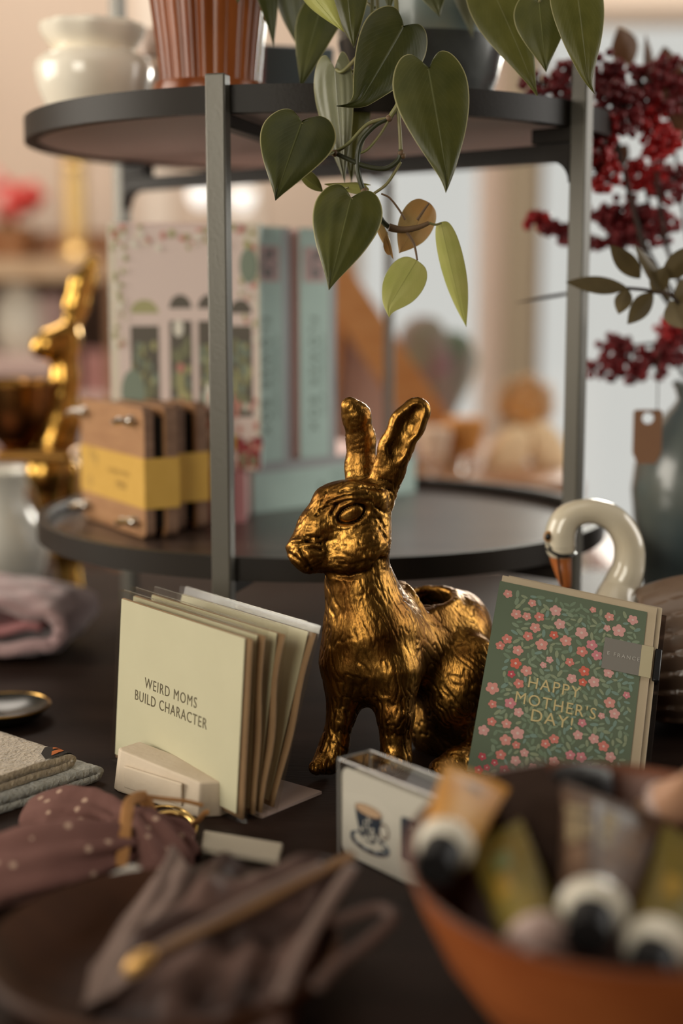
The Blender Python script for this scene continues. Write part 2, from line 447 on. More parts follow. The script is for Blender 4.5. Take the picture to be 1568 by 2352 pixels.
# ================================================================ DISPLAY TABLE
tw = mat('table_dark_wood', (0.013, 0.0072, 0.0052, 1), rough=0.5, col2=(0.032, 0.0185, 0.0135, 1), vscale=5, stretch=(1, 5, 1), detail=8, bump=0.12, bscale=90, contrast=(0.3, 0.75), spec=0.07)
tbl = thing('display_table', 'long dark brown wooden display table under the cards, hare and stand', 'table', (0, 0.95, -0.75))
MB().box((-0.95, 0.34, -0.035), (0.80, 1.56, 0.0)).build('tabletop', tw, tbl, bevel=0.004)
for (x, y) in ((-0.88, 0.42), (0.73, 0.42), (-0.88, 1.48), (0.73, 1.48)):
    MB().box((x-0.03, y-0.03, -0.75), (x+0.03, y+0.03, -0.035)).build('leg', tw, tbl, bevel=0.004)
MB().box((-0.86, 0.43, -0.11), (0.71, 1.47, -0.036)).build('apron', tw, tbl, bevel=0.003)

# ================================================================ TWO-TIER STAND
TX, TY, TR = -0.017, 1.21, 0.24
blk = mat('black_metal', (0.018, 0.0138, 0.0102, 1), rough=0.45, bump=0.08, bscale=500, spec=0.22)
postm = mat('post_grey_metal', (0.115, 0.107, 0.088, 1), rough=0.34, metal=0.3, bump=0.05, bscale=400, spec=0.5)
traywood = mat('tray_board', (0.045, 0.028, 0.022, 1), rough=0.28, col2=(0.085, 0.056, 0.043, 1), vscale=9, stretch=(1, 4, 1), detail=6, bump=0.05, spec=0.6)
under = mat('tray_underside', (0.75, 0.66, 0.64, 1), rough=0.6)
st = thing('tiered_stand', 'black metal two-tier round stand with dark wooden trays and square posts', 'stand', (TX, TY, 0))
def pol(a, r, z): a = math.radians(a); return Vector((TX+r*math.sin(a), TY-r*math.cos(a), z))
def tray(zb, zt, floor_z, floor_t):
    M = Matrix.Translation((TX, TY, 0)); R, r = TR, TR-0.006
    o = MB().lathe([(r-0.004, zb), (R, zb), (R, zt), (r-0.002, zt), (r-0.004, zt-0.002), (r-0.004, zb)], 160, M).build('tray_rim', blk, st)
    b = MB(); b.lathe([(0.0005, floor_z-floor_t), (r-0.0045, floor_z-floor_t)], 160, M); b.cur = 1
    b.lathe([(r-0.0045, floor_z-floor_t), (r-0.0045, floor_z), (0.0005, floor_z)], 160, M)
    b.build('tray_board', [under, traywood], st)
tray(0.1035, 0.1200, 0.110, 0.005)
tray(0.4215, 0.4395, 0.4290, 0.005)
def bar(mb, p, q, w, h):
    p, q = Vector(p), Vector(q); M = frame(p, q-p, z=(0, 0, 1)); L = (q-p).length
    mb.box((0, -w/2, -h/2), (L, w/2, h/2), M)
for a in (50.2, 230.2):                      # arch posts carry on upward to a handle
    p = MB(); c = pol(a, TR+0.0068, 0); M = frame(c, pol(a, 1, 0)-pol(a, 0, 0), z=(0, 0, 1))
    p.box((-0.0065, -0.0055, 0.0), (0.0065, 0.0055, 0.70), M); p.build('post', postm, st, bevel=0.0012)
for a in (-15.3, 164.7):
    p = MB(); c = pol(a, TR+0.0062, 0); M = frame(c, pol(a, 1, 0)-pol(a, 0, 0), z=(0, 0, 1))
    p.box((-0.006, -0.0070 if a < 0 else -0.004, 0.0), (0.006, 0.0070 if a < 0 else 0.004, 0.4455), M); p.build('post', postm, st, bevel=0.0012)
h = MB(); bar(h, pol(50.2, TR+0.0135, 0.7055), pol(230.2, TR+0.0135, 0.7055), 0.013, 0.011); h.build('handle', blk, st, bevel=0.0012)
for zc in (0.0985, 0.4165):
    b1 = MB(); bar(b1, pol(-15.3, TR, zc), pol(164.7, TR, zc), 0.012, 0.009); b1.build('cross_bar', blk, st, bevel=0.001)
b2 = MB(); bar(b2, pol(50.2, TR+0.001, 0.4035), pol(230.2, TR+0.001, 0.4035), 0.012, 0.012)
for a in (50.2, 230.2):                      # rounded inner corners under the upper tray
    o = pol(a, TR, 0.3975); i = (pol(a, 0, 0)-pol(a, 1, 0)).normalized()
    poly = [(0, 0), (0.016, 0)] + [(0.016-0.016*math.sin(t), -0.016+0.016*math.cos(t)) for t in np.linspace(0.2, PI/2, 6)]
    M = Matrix(((i.x, 0, -i.y, o.x), (i.y, 0, i.x, o.y), (0, 1, 0, o.z), (0, 0, 0, 1)))
    b2.prism(poly, -0.006, 0.006, M)
b2.build('cross_bar', blk, st, bevel=0.001)
b3 = MB(); bar(b3, pol(50.2, TR+0.001, 0.0935), pol(230.2, TR+0.001, 0.0935), 0.012, 0.010); b3.build('cross_bar', blk, st, bevel=0.001)
for a in (50.2, 230.2):                      # short brackets that hold the rim to the posts
    b = MB(); q = pol(a, TR-0.032, 0.4158); bar(b, pol(a, TR+0.001, 0.4158), q, 0.012, 0.011); b.build('bracket', blk, st, bevel=0.001)

# ================================================================ FAR PART OF THE SHOP
wood_o = mat('orange_wood', (0.42, 0.17, 0.05, 1), rough=0.5, col2=(0.50, 0.23, 0.08, 1), vscale=20, stretch=(1, 1, 6))
wood_b = mat('brown_wood', (0.24, 0.105, 0.045, 1), rough=0.5, col2=(0.34, 0.17, 0.08, 1), vscale=10, stretch=(6, 1, 1))
wood_t = mat('tan_wood', (0.60, 0.42, 0.26, 1), rough=0.55, col2=(0.52, 0.34, 0.20, 1), vscale=12, stretch=(6, 1, 1))
CON_Z = 0.075
con = thing('console_table', 'brown wooden side table behind the stand, holding brushes and a wooden sign', 'table', (0.1, 1.95, FZ))
MB().box((-0.12, 1.74, CON_Z-0.03), (0.298, 2.22, CON_Z)).build('tabletop', wood_b, con, bevel=0.003)
for (x, y) in ((-0.10, 1.77), (0.276, 1.77), (-0.10, 2.19), (0.276, 2.19)):
    MB().box((x-0.016, y-0.016, FZ), (x+0.016, y+0.016, CON_Z-0.03)).build('leg', wood_b, con)
pk = thing('display_crate', 'pale pink painted box standing on the floor behind the table, right of the stand', 'box', (0.62, 1.72, FZ))
pm = mat('pale_pink_paint', (0.62, 0.50, 0.48, 1), rough=0.5)
MB().box((0.315, 1.60, FZ), (1.0, 1.80, -0.02)).build('body', pm, pk, bevel=0.004)
MB().box((0.305, 1.59, -0.02), (1.01, 1.81, -0.003)).build('lid', pm, pk, bevel=0.004)
# ---- A-shaped wooden sign with a mauve panel
sg = thing('wooden_sign', 'orange wooden A-shaped stand with a pale mauve panel, behind the teal boxes', 'sign', (at(880, 1040, 1.95).x, 1.95, CON_Z))
A_ = at(812, 640, 1.95); B_ = at(760, 1030, 1.93); C_ = at(1042, 975, 1.97)
pn = MB()
def plank(mb, p, q, w, t):
    p, q = Vector(p), Vector(q); mb.box((0, -w/2, -t/2), ((q-p).length, w/2, t/2), frame(p, q-p, z=(0, -1, 0.15)))
m1 = MB(); plank(m1, (A_.x-0.035, 1.95, A_.z+0.012), (C_.x, 1.95, CON_Z+0.002), 0.052, 0.026); m1.build('frame_board', wood_o, sg)
m1 = MB(); plank(m1, (A_.x+0.0, 1.99, A_.z-0.085), (A_.x+0.115, 1.99, CON_Z+0.02), 0.05, 0.026); m1.build('frame_board', wood_o, sg)
m1 = MB(); plank(m1, (A_.x-0.03, 1.97, A_.z), (A_.x-0.06, 1.97, CON_Z), 0.05, 0.026); m1.build('frame_board', wood_o, sg)
pz = MB(); poly = [(A_.x-0.05, CON_Z+0.001), (C_.x-0.03, CON_Z+0.001), (A_.x+0.005, A_.z-0.012), (A_.x-0.045, A_.z)]
pz.add([(x, 1.974, z) for x, z in poly]+[(x, 1.984, z) for x, z in poly], [(0,1,2,3),(7,6,5,4),(0,4,5,1),(1,5,6,2),(2,6,7,3),(3,7,4,0)])
pz.build('panel', mat('mauve_panel', (0.52, 0.36, 0.31, 1), rough=0.7, col2=(0.48, 0.30, 0.24, 1), vscale=8), sg, smooth=False)
# ---- broad-leaved succulent
su = thing('succulent_plant', 'succulent with broad purple and green leaves in a small pot, before the window', 'plant', at(1030, 985, 2.08))
base = Vector((at(1030, 930, 2.08).x, 2.08, CON_Z))
MB().lathe([(0.001, 0), (0.028, 0), (0.036, 0.05), (0.033, 0.05), (0.026, 0.045), (0.001, 0.045)], 32, Matrix.Translation(base)).build('pot', mat('pale_pot', (0.6, 0.5, 0.42, 1), rough=0.5), su)
def fat_leaf(px, py, wpx, m, dy=0.0):
    tip = at(px, py, 2.08+dy); b0 = base+Vector((0, 0, 0.045)); L = (tip-b0); f = frame(b0, L, y=(1, 0, 0) if abs(L.normalized().x) < 0.9 else (0, 0, 1)); ln = L.length; w = wpx/FPX*2.08/2
    mb = MB()
    def fn(u, v):
        a = 2*PI*u; t = v; r = w*(0.25+0.75*math.sin(min(1, t*1.02)*PI*0.62)**1.4) if t < 0.8 else w*math.sqrt(max(0, 1-((t-0.8)/0.2)**2))*1.0*(0.25+0.75*math.sin(0.816*PI*0.62)**1.4)
        return (t*ln, r*math.cos(a), 0.35*r*math.sin(a))
    mb.grid(fn, 16, 24, f, cu=True); mb.build('leaf', m, su)
lp = mat('leaf_purple', (0.26, 0.13, 0.15, 1), rough=0.6, col2=(0.24, 0.25, 0.17, 1), vscale=15)
lg = mat('leaf_greyish_green', (0.13, 0.19, 0.12, 1), rough=0.6, col2=(0.25, 0.17, 0.16, 1), vscale=12)
fat_leaf(955, 726, 108, lp); fat_leaf(1040, 758, 98, lg, 0.02); fat_leaf(1085, 800, 50, mat('leaf_dusty', (0.42, 0.46, 0.40, 1)), 0.04); fat_leaf(985, 800, 46, lg, 0.03)
# ---- natural brushes
br_m = mat('bristle_brown', (0.60, 0.27, 0.065, 1), rough=0.9, col2=(0.44, 0.18, 0.04, 1), vscale=140, bump=0.5, bscale=300)
br_l = mat('bristle_pale', (0.85, 0.64, 0.40, 1), rough=0.9, col2=(0.74, 0.53, 0.31, 1), vscale=160, bump=0.5, bscale=300)
def round_brush(px, py, rpx, Y, label, face=(0, -1, 0.1), m1=br_m, m2=br_l, handle=None, ground=None):
    c = at(px, py, Y); r = rpx/FPX*Y; z = Vector(face).normalized(); M = zframe(c, z)
    t = thing('bristle_brush', label, 'brush', c, M=Matrix.Translation(c))
    MB().lathe([(0.001, -0.022), (r*0.9, -0.022), (r, -0.012), (r, 0), (0.001, 0)], 36, M).build('wooden_back', wood_t, t)
    fr = MB()
    for i in range(420):
        a = random.uniform(0, 2*PI); rr = r*math.sqrt(random.random())*0.95; sp = 1.0+0.30*rr/r
        p = M @ Vector((rr*math.cos(a), rr*math.sin(a), 0)); q = M @ Vector((rr*sp*math.cos(a+random.uniform(-.05, .05)), rr*sp*math.sin(a), r*0.55*random.uniform(.9, 1.05)))
        fr.tube([p, q], [0.0016, 0.0011], 4)
    o = fr.build('bristles', m2, t); o['kind'] = 'stuff'
    MB().lathe([(0.001, r*0.52), (r*0.55, r*0.52), (r*0.80, r*0.44), (r*0.86, r*0.05), (0.001, 0.0)], 36, M).build('bristle_core', m1, t)
    if handle is not None:
        h = MB(); h.tube(smooth_path([M @ Vector((0, 0, -0.02)), (c+Vector(handle)*0.5)+Vector((0, 0.02, 0)), c+Vector(handle)], 6), 0.010, 12); h.build('handle', wood_t, t)
round_brush(1203, 928, 60, 1.93, 'round brown bristle brush with pale fringe, uppermost of the brushes by the window', handle=(0.01, 0.03, at(1203, 928, 1.93).z*-1+CON_Z+0.012))
def dome_brush(px, pyt, pyb, wpx, Y, label, m):
    x = at(px, pyb, Y).x; h = (pyb-pyt)/FPX*Y; r = wpx/2/FPX*Y; t = thing('pot_brush', label, 'brush', (x, Y, CON_Z)); M = Matrix.Translation((x, Y, CON_Z))
    MB().lathe([(0.001, 0), (r*0.55, 0), (r*0.7, h*0.1), (r*0.75, h*0.3), (0.001, h*0.3)], 32, M).build('wooden_back', wood_t, t)
    MB().lathe([(0.001, h*0.3), (r*0.74, h*0.3), (r*0.98, h*0.75), (r, h*0.95), (r*0.9, h), (0.001, h)], 40, M, flute=lambda a, z: 1+0.02*math.sin(a*23)).build('bristles', m, t)
dome_brush(1065, 950, 1062, 92, 1.90, 'dark brown flat-topped bristle brush standing between the hare ear and the round brush', br_m)
dome_brush(995, 965, 1060, 80, 1.88, 'pale wooden bristle brush standing just right of the hare ear', mat('bristle_cream', (0.70, 0.52, 0.38, 1), rough=0.9))
def loofah(px, py, rx, rz, Y, tilt, label):
    c = at(px, py, Y); a, b = rx/FPX*Y, rz/FPX*Y
    mb = MB(); mb.sphere((0, 0, 0), (a, 0.018, b), 28, 18)
    for i, v in enumerate(mb.v): mb.v[i] = v*(1+0.06*noise.noise(v*90))
    o = mb.build('loofah_pad', br_l, None); o.location = c; o.rotation_euler = (0, tilt, 0)
    tag(o, label, 'loofah')
loofah(1165, 1048, 46, 78, 1.905, 0.5, 'tan oval loofah pad leaning left below the round brush')
loofah(1255, 1035, 44, 76, 1.915, -0.45, 'tan oval loofah pad leaning right below the round brush')
# ---- small glass balls
gm = mat('clear_glass', (0.95, 0.95, 0.95, 1), rough=0.03, trans=1.0, ior=1.45)
for (px, lab) in ((985, 'small clear glass ball on the side table, left of the pair'), (1070, 'small clear glass ball on the side table, in front of the dark brush')):
    x = at(px, 1070, 1.80).x; r = 0.013
    tag(MB().sphere((x, 1.80, CON_Z+r), r, 24, 16).build('glass_ball', gm), lab, 'ornament', 'glass balls on the side table')

# ---- shelf unit at the left, far behind
SX0, SX1, SY0, SY1 = -1.35, -0.46, 3.0, 3.45
sh = thing('shelf_unit', 'wide brown wooden shelf unit against the far wall on the left', 'shelf', (-0.9, 3.2, FZ))
for z in (-0.72, -0.42, -0.115, 0.335):
    MB().box((SX0+0.03, SY0, z), (SX1-0.03, SY1, z+0.045)).build('shelf_board', wood_b if z < 0.3 else wood_t, sh, smooth=False)
for x in (SX0, SX1-0.03):
    MB().box((x, SY0, FZ), (x+0.03, SY1, 0.42)).build('side_panel', wood_b, sh, smooth=False)
MB().box((SX0+0.03, SY1-0.01, FZ), (SX1-0.03, SY1, 0.42)).build('back_panel', mat('shelf_back', (0.33, 0.22, 0.17, 1), rough=0.8), sh, smooth=False)
def loc(px, Y): return at(px, 700, Y).x
def cloth_stack(px, w, d, z, n, hh, cols, labels, Y=3.12):
    x = loc(px, Y)
    for i in range(n):
        mb = MB().prism(rrect(d, hh, hh*0.45, 4), -w/2, w/2, Matrix.Translation((x, Y, z+hh*(i+0.5))) @ Matrix(((0, 0, 1, 0), (1, 0, 0, 0), (0, 1, 0, 0), (0, 0, 0, 1))))
        tag(mb.build('folded_textile', cols[i % len(cols)], None), labels[i], 'cloth', 'folded textiles on the far shelf')
mv = mat('cloth_mauve', (0.44, 0.30, 0.27, 1), rough=0.95, sheen=0.3); mv2 = mat('cloth_dusty', (0.50, 0.36, 0.32, 1), rough=0.95); gy = mat('cloth_lavender', (0.44, 0.41, 0.44, 1), rough=0.95)
cloth_stack(55, 0.22, 0.24, -0.07, 4, 0.062, [mv, mv2], ['dusty mauve folded textile on the far shelf, bottom of the wide stack', 'lighter mauve folded textile on the far shelf, second from the bottom of the wide stack',
            'dusty mauve folded textile on the far shelf, third up in the wide stack', 'lighter mauve folded textile on the far shelf, topmost, under the cream vase'])
cloth_stack(222, 0.12, 0.24, -0.07, 3, 0.055, [gy, gy, mv2], ['lavender grey folded cloth on the far shelf, lowest behind the brass hare', 'lavender grey folded cloth on the far shelf, middle of the stack behind the brass hare', 'dusty pink folded cloth on the far shelf, on top of the lavender cloths'])
x = loc(45, 3.1); M = Matrix.Translation((x, 3.1, 0.178))
tag(MB().lathe([(0.001, 0), (0.035, 0), (0.055, 0.03), (0.058, 0.07), (0.05, 0.115), (0.03, 0.135), (0.032, 0.15), (0.026, 0.15), (0.001, 0.12)], 40, M).build('cream_vase', mat('cream_glaze_far', (0.78, 0.72, 0.60, 1), rough=0.25)), 'round cream vase on the mauve textiles of the far shelf', 'vase')
x = loc(128, 3.1); M = Matrix.Translation((x, 3.1, 0.178))
tag(MB().lathe([(0.001, 0), (0.03, 0), (0.034, 0.02), (0.034, 0.11), (0.03, 0.125), (0.001, 0.125)], 32, M).build('mauve_canister', mat('mauve_ceramic', (0.50, 0.33, 0.30, 1), rough=0.4)), 'mauve canister beside the cream vase on the far shelf', 'canister')
x = loc(218, 3.1); tag(MB().prism(rrect(0.055, 0.05, 0.006), 0.095, 0.185, Matrix.Translation((x, 3.1, 0))).build('pink_box', mat('pink_card', (0.66, 0.33, 0.30, 1), rough=0.6)), 'coral pink box on the folded cloths behind the brass hare ear', 'box')
# on top of the unit
t = thing('gold_candlestick', 'tall gold turned candlestick on top of the far shelf', 'candlestick', (loc(178, 3.15), 3.15, 0.38)); M = Matrix.Translation((loc(178, 3.15), 3.15, 0.38))
MB().lathe([(0.001, 0), (0.036, 0), (0.036, 0.012), (0.02, 0.03), (0.026, 0.05), (0.022, 0.075), (0.028, 0.1), (0.022, 0.125), (0.028, 0.15), (0.022, 0.175), (0.028, 0.20), (0.02, 0.215), (0.03, 0.225), (0.001, 0.225)], 32, M).build('stem', mat('gold_far', (0.75, 0.52, 0.22, 1), rough=0.4, metal=0.7), t)
MB().lathe([(0.001, 0.225), (0.012, 0.225), (0.011, 0.30), (0.001, 0.30)], 20, M).build('candle', mat('candle_wax', (0.8, 0.7, 0.55, 1), rough=0.5, sss=0.2), t)
t = thing('flower_pot', 'red and pink flowers in a brown pot on top of the far shelf', 'flowers', (loc(25, 3.2), 3.2, 0.38)); M = Matrix.Translation((loc(25, 3.2), 3.2, 0.38))
MB().lathe([(0.001, 0), (0.04, 0), (0.055, 0.075), (0.05, 0.075), (0.04, 0.065), (0.001, 0.065)], 32, M).build('pot', wood_b, t)
MB().tube([(loc(25, 3.2), 3.2, 0.44), (loc(25, 3.2), 3.2, 0.50)], 0.02, 8).build('stems', mat('stem_green', (0.08, 0.11, 0.04, 1)), t)
for i in range(14):
    c = Vector((loc(25, 3.2)+random.uniform(-.07, .07), 3.2+random.uniform(-.05, .05), 0.50+random.uniform(-.02, .06)))
    fb = MB(); fb.sphere(c, 0.022, 10, 8)
    for q in range(5): fb.sphere(c+Vector((0.018*math.cos(q*1.26), -0.006, 0.018*math.sin(q*1.26))), (0.014, 0.008, 0.014), 8, 6)
    fb.build('blossom', mat('blossom_red', (0.55, 0.05, 0.04, 1), rough=0.7) if i % 3 else mat('blossom_pink', (0.68, 0.34, 0.30, 1), rough=0.7), t)
tag(MB().prism(rrect(0.28, 0.16, 0.01), 0.38, 0.445, Matrix.Translation((loc(160, 3.2)+0.03, 3.32, 0))).build('wooden_tray', wood_b), 'low brown wooden box on top of the far shelf, behind the candlestick', 'box')

# ================================================================ THINGS ON THE UPPER TRAY
UZ = 0.4290
brown_gl = mat('copper_brown_glaze', (0.14, 0.032, 0.008, 1), rough=0.22, col2=(0.28, 0.080, 0.020, 1), vscale=24, stretch=(1, 1, 0.25), detail=5, coat=0.0, bump=0.06, bscale=50, spec=0.32)
p = thing('fluted_planter', 'glossy copper brown fluted ceramic planter on the upper tray above the front post', 'planter', (at(482, 100, 1.075).x, 1.075, UZ))
M = Matrix.Translation((at(482, 100, 1.075).x, 1.075, UZ)); 
fl = lambda a, z: 1 + 0.035*abs(math.sin(a*11)) - 0.02
MB().lathe([(0.001, 0.022), (0.036, 0.022), (0.0365, 0.030), (0.0385, 0.05), (0.043, 0.085), (0.049, 0.13), (0.054, 0.165), (0.056, 0.175), (0.052, 0.175), (0.050, 0.165), (0.001, 0.150)], 220, M, flute=fl).build('pot', brown_gl, p, angle=80)
MB().lathe([(0.001, 0), (0.038, 0), (0.041, 0.004), (0.0425, 0.018), (0.041, 0.024), (0.037, 0.024), (0.001, 0.022)], 80, M).build('saucer', brown_gl, p)
cream_gl = mat('cream_glaze', (0.93, 0.87, 0.74, 1), rough=0.16, coat=0.5, col2=(0.80, 0.71, 0.57, 1), vscale=14)
cx = at(213, 100, 1.20).x; M = Matrix.Translation((cx, 1.20, UZ))
p = thing('cream_jar', 'cream glazed round jar with a flared scalloped rim at the left of the upper tray', 'jar', (cx, 1.20, UZ))
MB().lathe([(0.001, 0), (0.028, 0), (0.036, 0.016), (0.045, 0.038), (0.0480, 0.052), (0.0465, 0.059), (0.040, 0.065), (0.033, 0.068), (0.032, 0.070)], 96, M).build('body', cream_gl, p)
def scal(a, z): return 1 + 0.03*math.cos(a*9)*max(0, (z-0.072))/0.016
MB().lathe([(0.032, 0.068), (0.036, 0.073), (0.0405, 0.079), (0.0425, 0.085), (0.0405, 0.0895), (0.036, 0.090), (0.032, 0.085), (0.029, 0.072), (0.001, 0.03)], 96, M, flute=scal).build('rim', cream_gl, p)
cx = at(352, 120, 1.27).x; M = Matrix.Translation((cx, 1.27, UZ))
p = thing('glass_bottle', 'small pale glass bottle between the cream jar and the brown planter', 'bottle', (cx, 1.27, UZ))
MB().lathe([(0.001, 0), (0.017, 0), (0.018, 0.03), (0.017, 0.05), (0.008, 0.062), (0.008, 0.075), (0.001, 0.075)], 32, M).build('body', mat('smoky_glass', (0.80, 0.72, 0.64, 1), rough=0.08, trans=0.8), p)
MB().lathe([(0.001, 0.075), (0.012, 0.075), (0.014, 0.085), (0.010, 0.098), (0.001, 0.098)], 24, M).build('stopper', mat('pinkish_stopper', (0.5, 0.38, 0.32, 1), rough=0.3), p)
bk = thing('small_book', 'small slate blue book with a pink edge leaning behind the brown planter', 'book', M=frame(at(672, 192, 1.22), (0.9, 0.25, 0), z=(0.1, -0.2, 1)))
bk.location.z = UZ; _MAT[bk.name] = bk.matrix_world.copy(); _MAT[bk.name].translation.z = UZ
MB().box((-0.030, -0.006, 0.0), (0.030, 0.006, 0.075)).build('cover', mat('slate_blue', (0.16, 0.20, 0.22, 1), rough=0.6), bk, world=False, bevel=0.001)
MB().box((-0.0315, -0.0065, 0.0), (-0.028, 0.0065, 0.0755)).build('spine', mat('pink_spine', (0.55, 0.25, 0.24, 1), rough=0.6), bk, world=False, bevel=0.001)

# ---------------------------------------------------------------- philodendron in its pot
PY = 1.125
px0 = at(968, 100, PY).x
ph = thing('potted_philodendron', 'trailing heart-leaf philodendron in a grey-blue pot, its vines hanging over the upper tray', 'plant', (px0, PY, UZ))
M = Matrix.Translation((px0, PY, UZ))
pot = MB()
pot.lathe([(0.001, 0), (0.044, 0), (0.047, 0.006), (0.058, 0.035), (0.064, 0.062)], 72, M); pot.cur = 1
pot.lathe([(0.064, 0.062), (0.066, 0.09), (0.067, 0.125), (0.069, 0.13), (0.066, 0.133), (0.062, 0.13), (0.061, 0.115), (0.001, 0.112)], 72, M)
pot.build('pot', [mat('pot_dark_glaze', (0.055, 0.055, 0.052, 1), rough=0.22, col2=(0.09, 0.095, 0.09, 1), vscale=40, coat=0.3),
                  mat('pot_blue_glaze', (0.17, 0.22, 0.205, 1), rough=0.28, col2=(0.25, 0.26, 0.21, 1), vscale=28, coat=0.3)], ph)
MB().lathe([(0.001, 0.116), (0.061, 0.116)], 40, M).build('soil', mat('soil', (0.03, 0.02, 0.012, 1), rough=1, bump=0.8, bscale=300), ph)

def leaf_mat(name, c1, c2, rim, vein, rough=0.38, transl=0.22, gloss=0.3):
    if name in _M: return _M[name]
    m = bpy.data.materials.new(name); m.use_nodes = True; _M[name] = m; nt = m.node_tree; N = nt.nodes; L = nt.links
    b = N['Principled BSDF']; b.inputs['Roughness'].default_value = rough; b.inputs['Specular IOR Level'].default_value = gloss
    uv = N.new('ShaderNodeUVMap'); sp = N.new('ShaderNodeSeparateXYZ'); L.new(uv.outputs[0], sp.inputs[0])
    def math_(op, a, bb=None, c=None):
        n = N.new('ShaderNodeMath'); n.operation = op
        for i, x in enumerate((a, bb, c)):
            if x is None: continue
            if isinstance(x, (int, float)): n.inputs[i].default_value = x
            else: L.new(x, n.inputs[i])
        return n.outputs[0]
    side = math_('MULTIPLY', math_('ABSOLUTE', math_('SUBTRACT', sp.outputs[0], 0.5)), 2.0)
    rimm = math_('SMOOTH_MIN', 1.0, math_('MULTIPLY', math_('MAXIMUM', math_('SUBTRACT', side, 0.955), 0.0), 30.0), 0.1)
    midm = math_('MAXIMUM', math_('SUBTRACT', 1.0, math_('MULTIPLY', side, 28.0)), 0.0)
    ph_ = math_('SUBTRACT', math_('MULTIPLY', sp.outputs[1], 46.0), math_('MULTIPLY', side, 22.0))
    wv = math_('POWER', math_('ABSOLUTE', math_('SINE', ph_)), 14.0)
    nz = N.new('ShaderNodeTexNoise'); nz.inputs['Scale'].default_value = 55; nz.inputs['Detail'].default_value = 5
    tc = N.new('ShaderNodeTexCoord'); L.new(tc.outputs['Object'], nz.inputs['Vector'])
    r = N.new('ShaderNodeValToRGB'); r.color_ramp.elements[0].color = c1; r.color_ramp.elements[1].color = c2
    r.color_ramp.elements[0].position = 0.3; r.color_ramp.elements[1].position = 0.72
    L.new(nz.outputs['Fac'], r.inputs['Fac'])
    def mixc(f, a, bcol):
        n = N.new('ShaderNodeMix'); n.data_type = 'RGBA'
        L.new(f, n.inputs['Factor']); L.new(a, n.inputs[6]); n.inputs[7].default_value = bcol; return n.outputs[2]
    c = mixc(math_('MULTIPLY', wv, 0.05), r.outputs['Color'], vein)
    c = mixc(math_('MULTIPLY', midm, 0.55), c, vein); c = mixc(rimm, c, rim)
    L.new(c, b.inputs['Base Color'])
    h = math_('SUBTRACT', math_('MULTIPLY', nz.outputs['Fac'], 0.25), math_('ADD', math_('MULTIPLY', wv, 0.06), math_('MULTIPLY', midm, 0.8)))
    bp = N.new('ShaderNodeBump'); bp.inputs['Strength'].default_value = 0.35; bp.inputs['Distance'].default_value = 0.0012
    L.new(h, bp.inputs['Height']); L.new(bp.outputs[0], b.inputs['Normal'])
    t = N.new('ShaderNodeBsdfTranslucent'); L.new(c, t.inputs['Color']); mx = N.new('ShaderNodeMixShader'); mx.inputs['Fac'].default_value = transl
    L.new(b.outputs[0], mx.inputs[1]); L.new(t.outputs[0], mx.inputs[2]); L.new(mx.outputs[0], N['Material Output'].inputs['Surface'])
    return m
RIM = (0.36, 0.33, 0.16, 1)
ldk = leaf_mat('leaf_dark', (0.036, 0.042, 0.010, 1), (0.060, 0.062, 0.014, 1), RIM, (0.12, 0.13, 0.05, 1))
lmd = leaf_mat('leaf_mid', (0.055, 0.060, 0.013, 1), (0.088, 0.088, 0.019, 1), RIM, (0.17, 0.18, 0.07, 1))
lol = leaf_mat('leaf_olive', (0.100, 0.102, 0.022, 1), (0.150, 0.145, 0.034, 1), RIM, (0.22, 0.22, 0.09, 1), transl=0.4)
llt = leaf_mat('leaf_light', (0.40, 0.41, 0.11, 1), (0.50, 0.48, 0.16, 1), (0.42, 0.42, 0.2, 1), (0.16, 0.17, 0.05, 1), transl=0.6)
lgr = leaf_mat('leaf_silvery', (0.15, 0.155, 0.085, 1), (0.20, 0.20, 0.12, 1), RIM, (0.10, 0.10, 0.05, 1), rough=0.3, transl=0.2)
lyl = leaf_mat('leaf_yellowing', (0.36, 0.25, 0.10, 1), (0.42, 0.22, 0.07, 1), (0.45, 0.38, 0.2, 1), (0.10, 0.07, 0.02, 1), transl=0.5)
EDGE = [(0, 0.0), (.09, -.085), (.20, -.142), (.32, -.128), (.42, -.055), (.485, .05), (.5, .16), (.475, .29), (.415, .42), (.335, .55), (.245, .67), (.155, .785), (.08, .88), (.035, .945), (.0, 1.0)]
MIDR = [0, .002, .008, .022, .05, .10, .18, .29, .41, .54, .665, .78, .875, .943, 1.0]
SLIM = [(0, 0.0), (.16, .005), (.28, .03), (.38, .09), (.45, .17), (.49, .27), (.5, .38), (.48, .49), (.43, .60), (.35, .70), (.26, .79), (.165, .87), (.085, .93), (.035, .97), (.0, 1.0)]
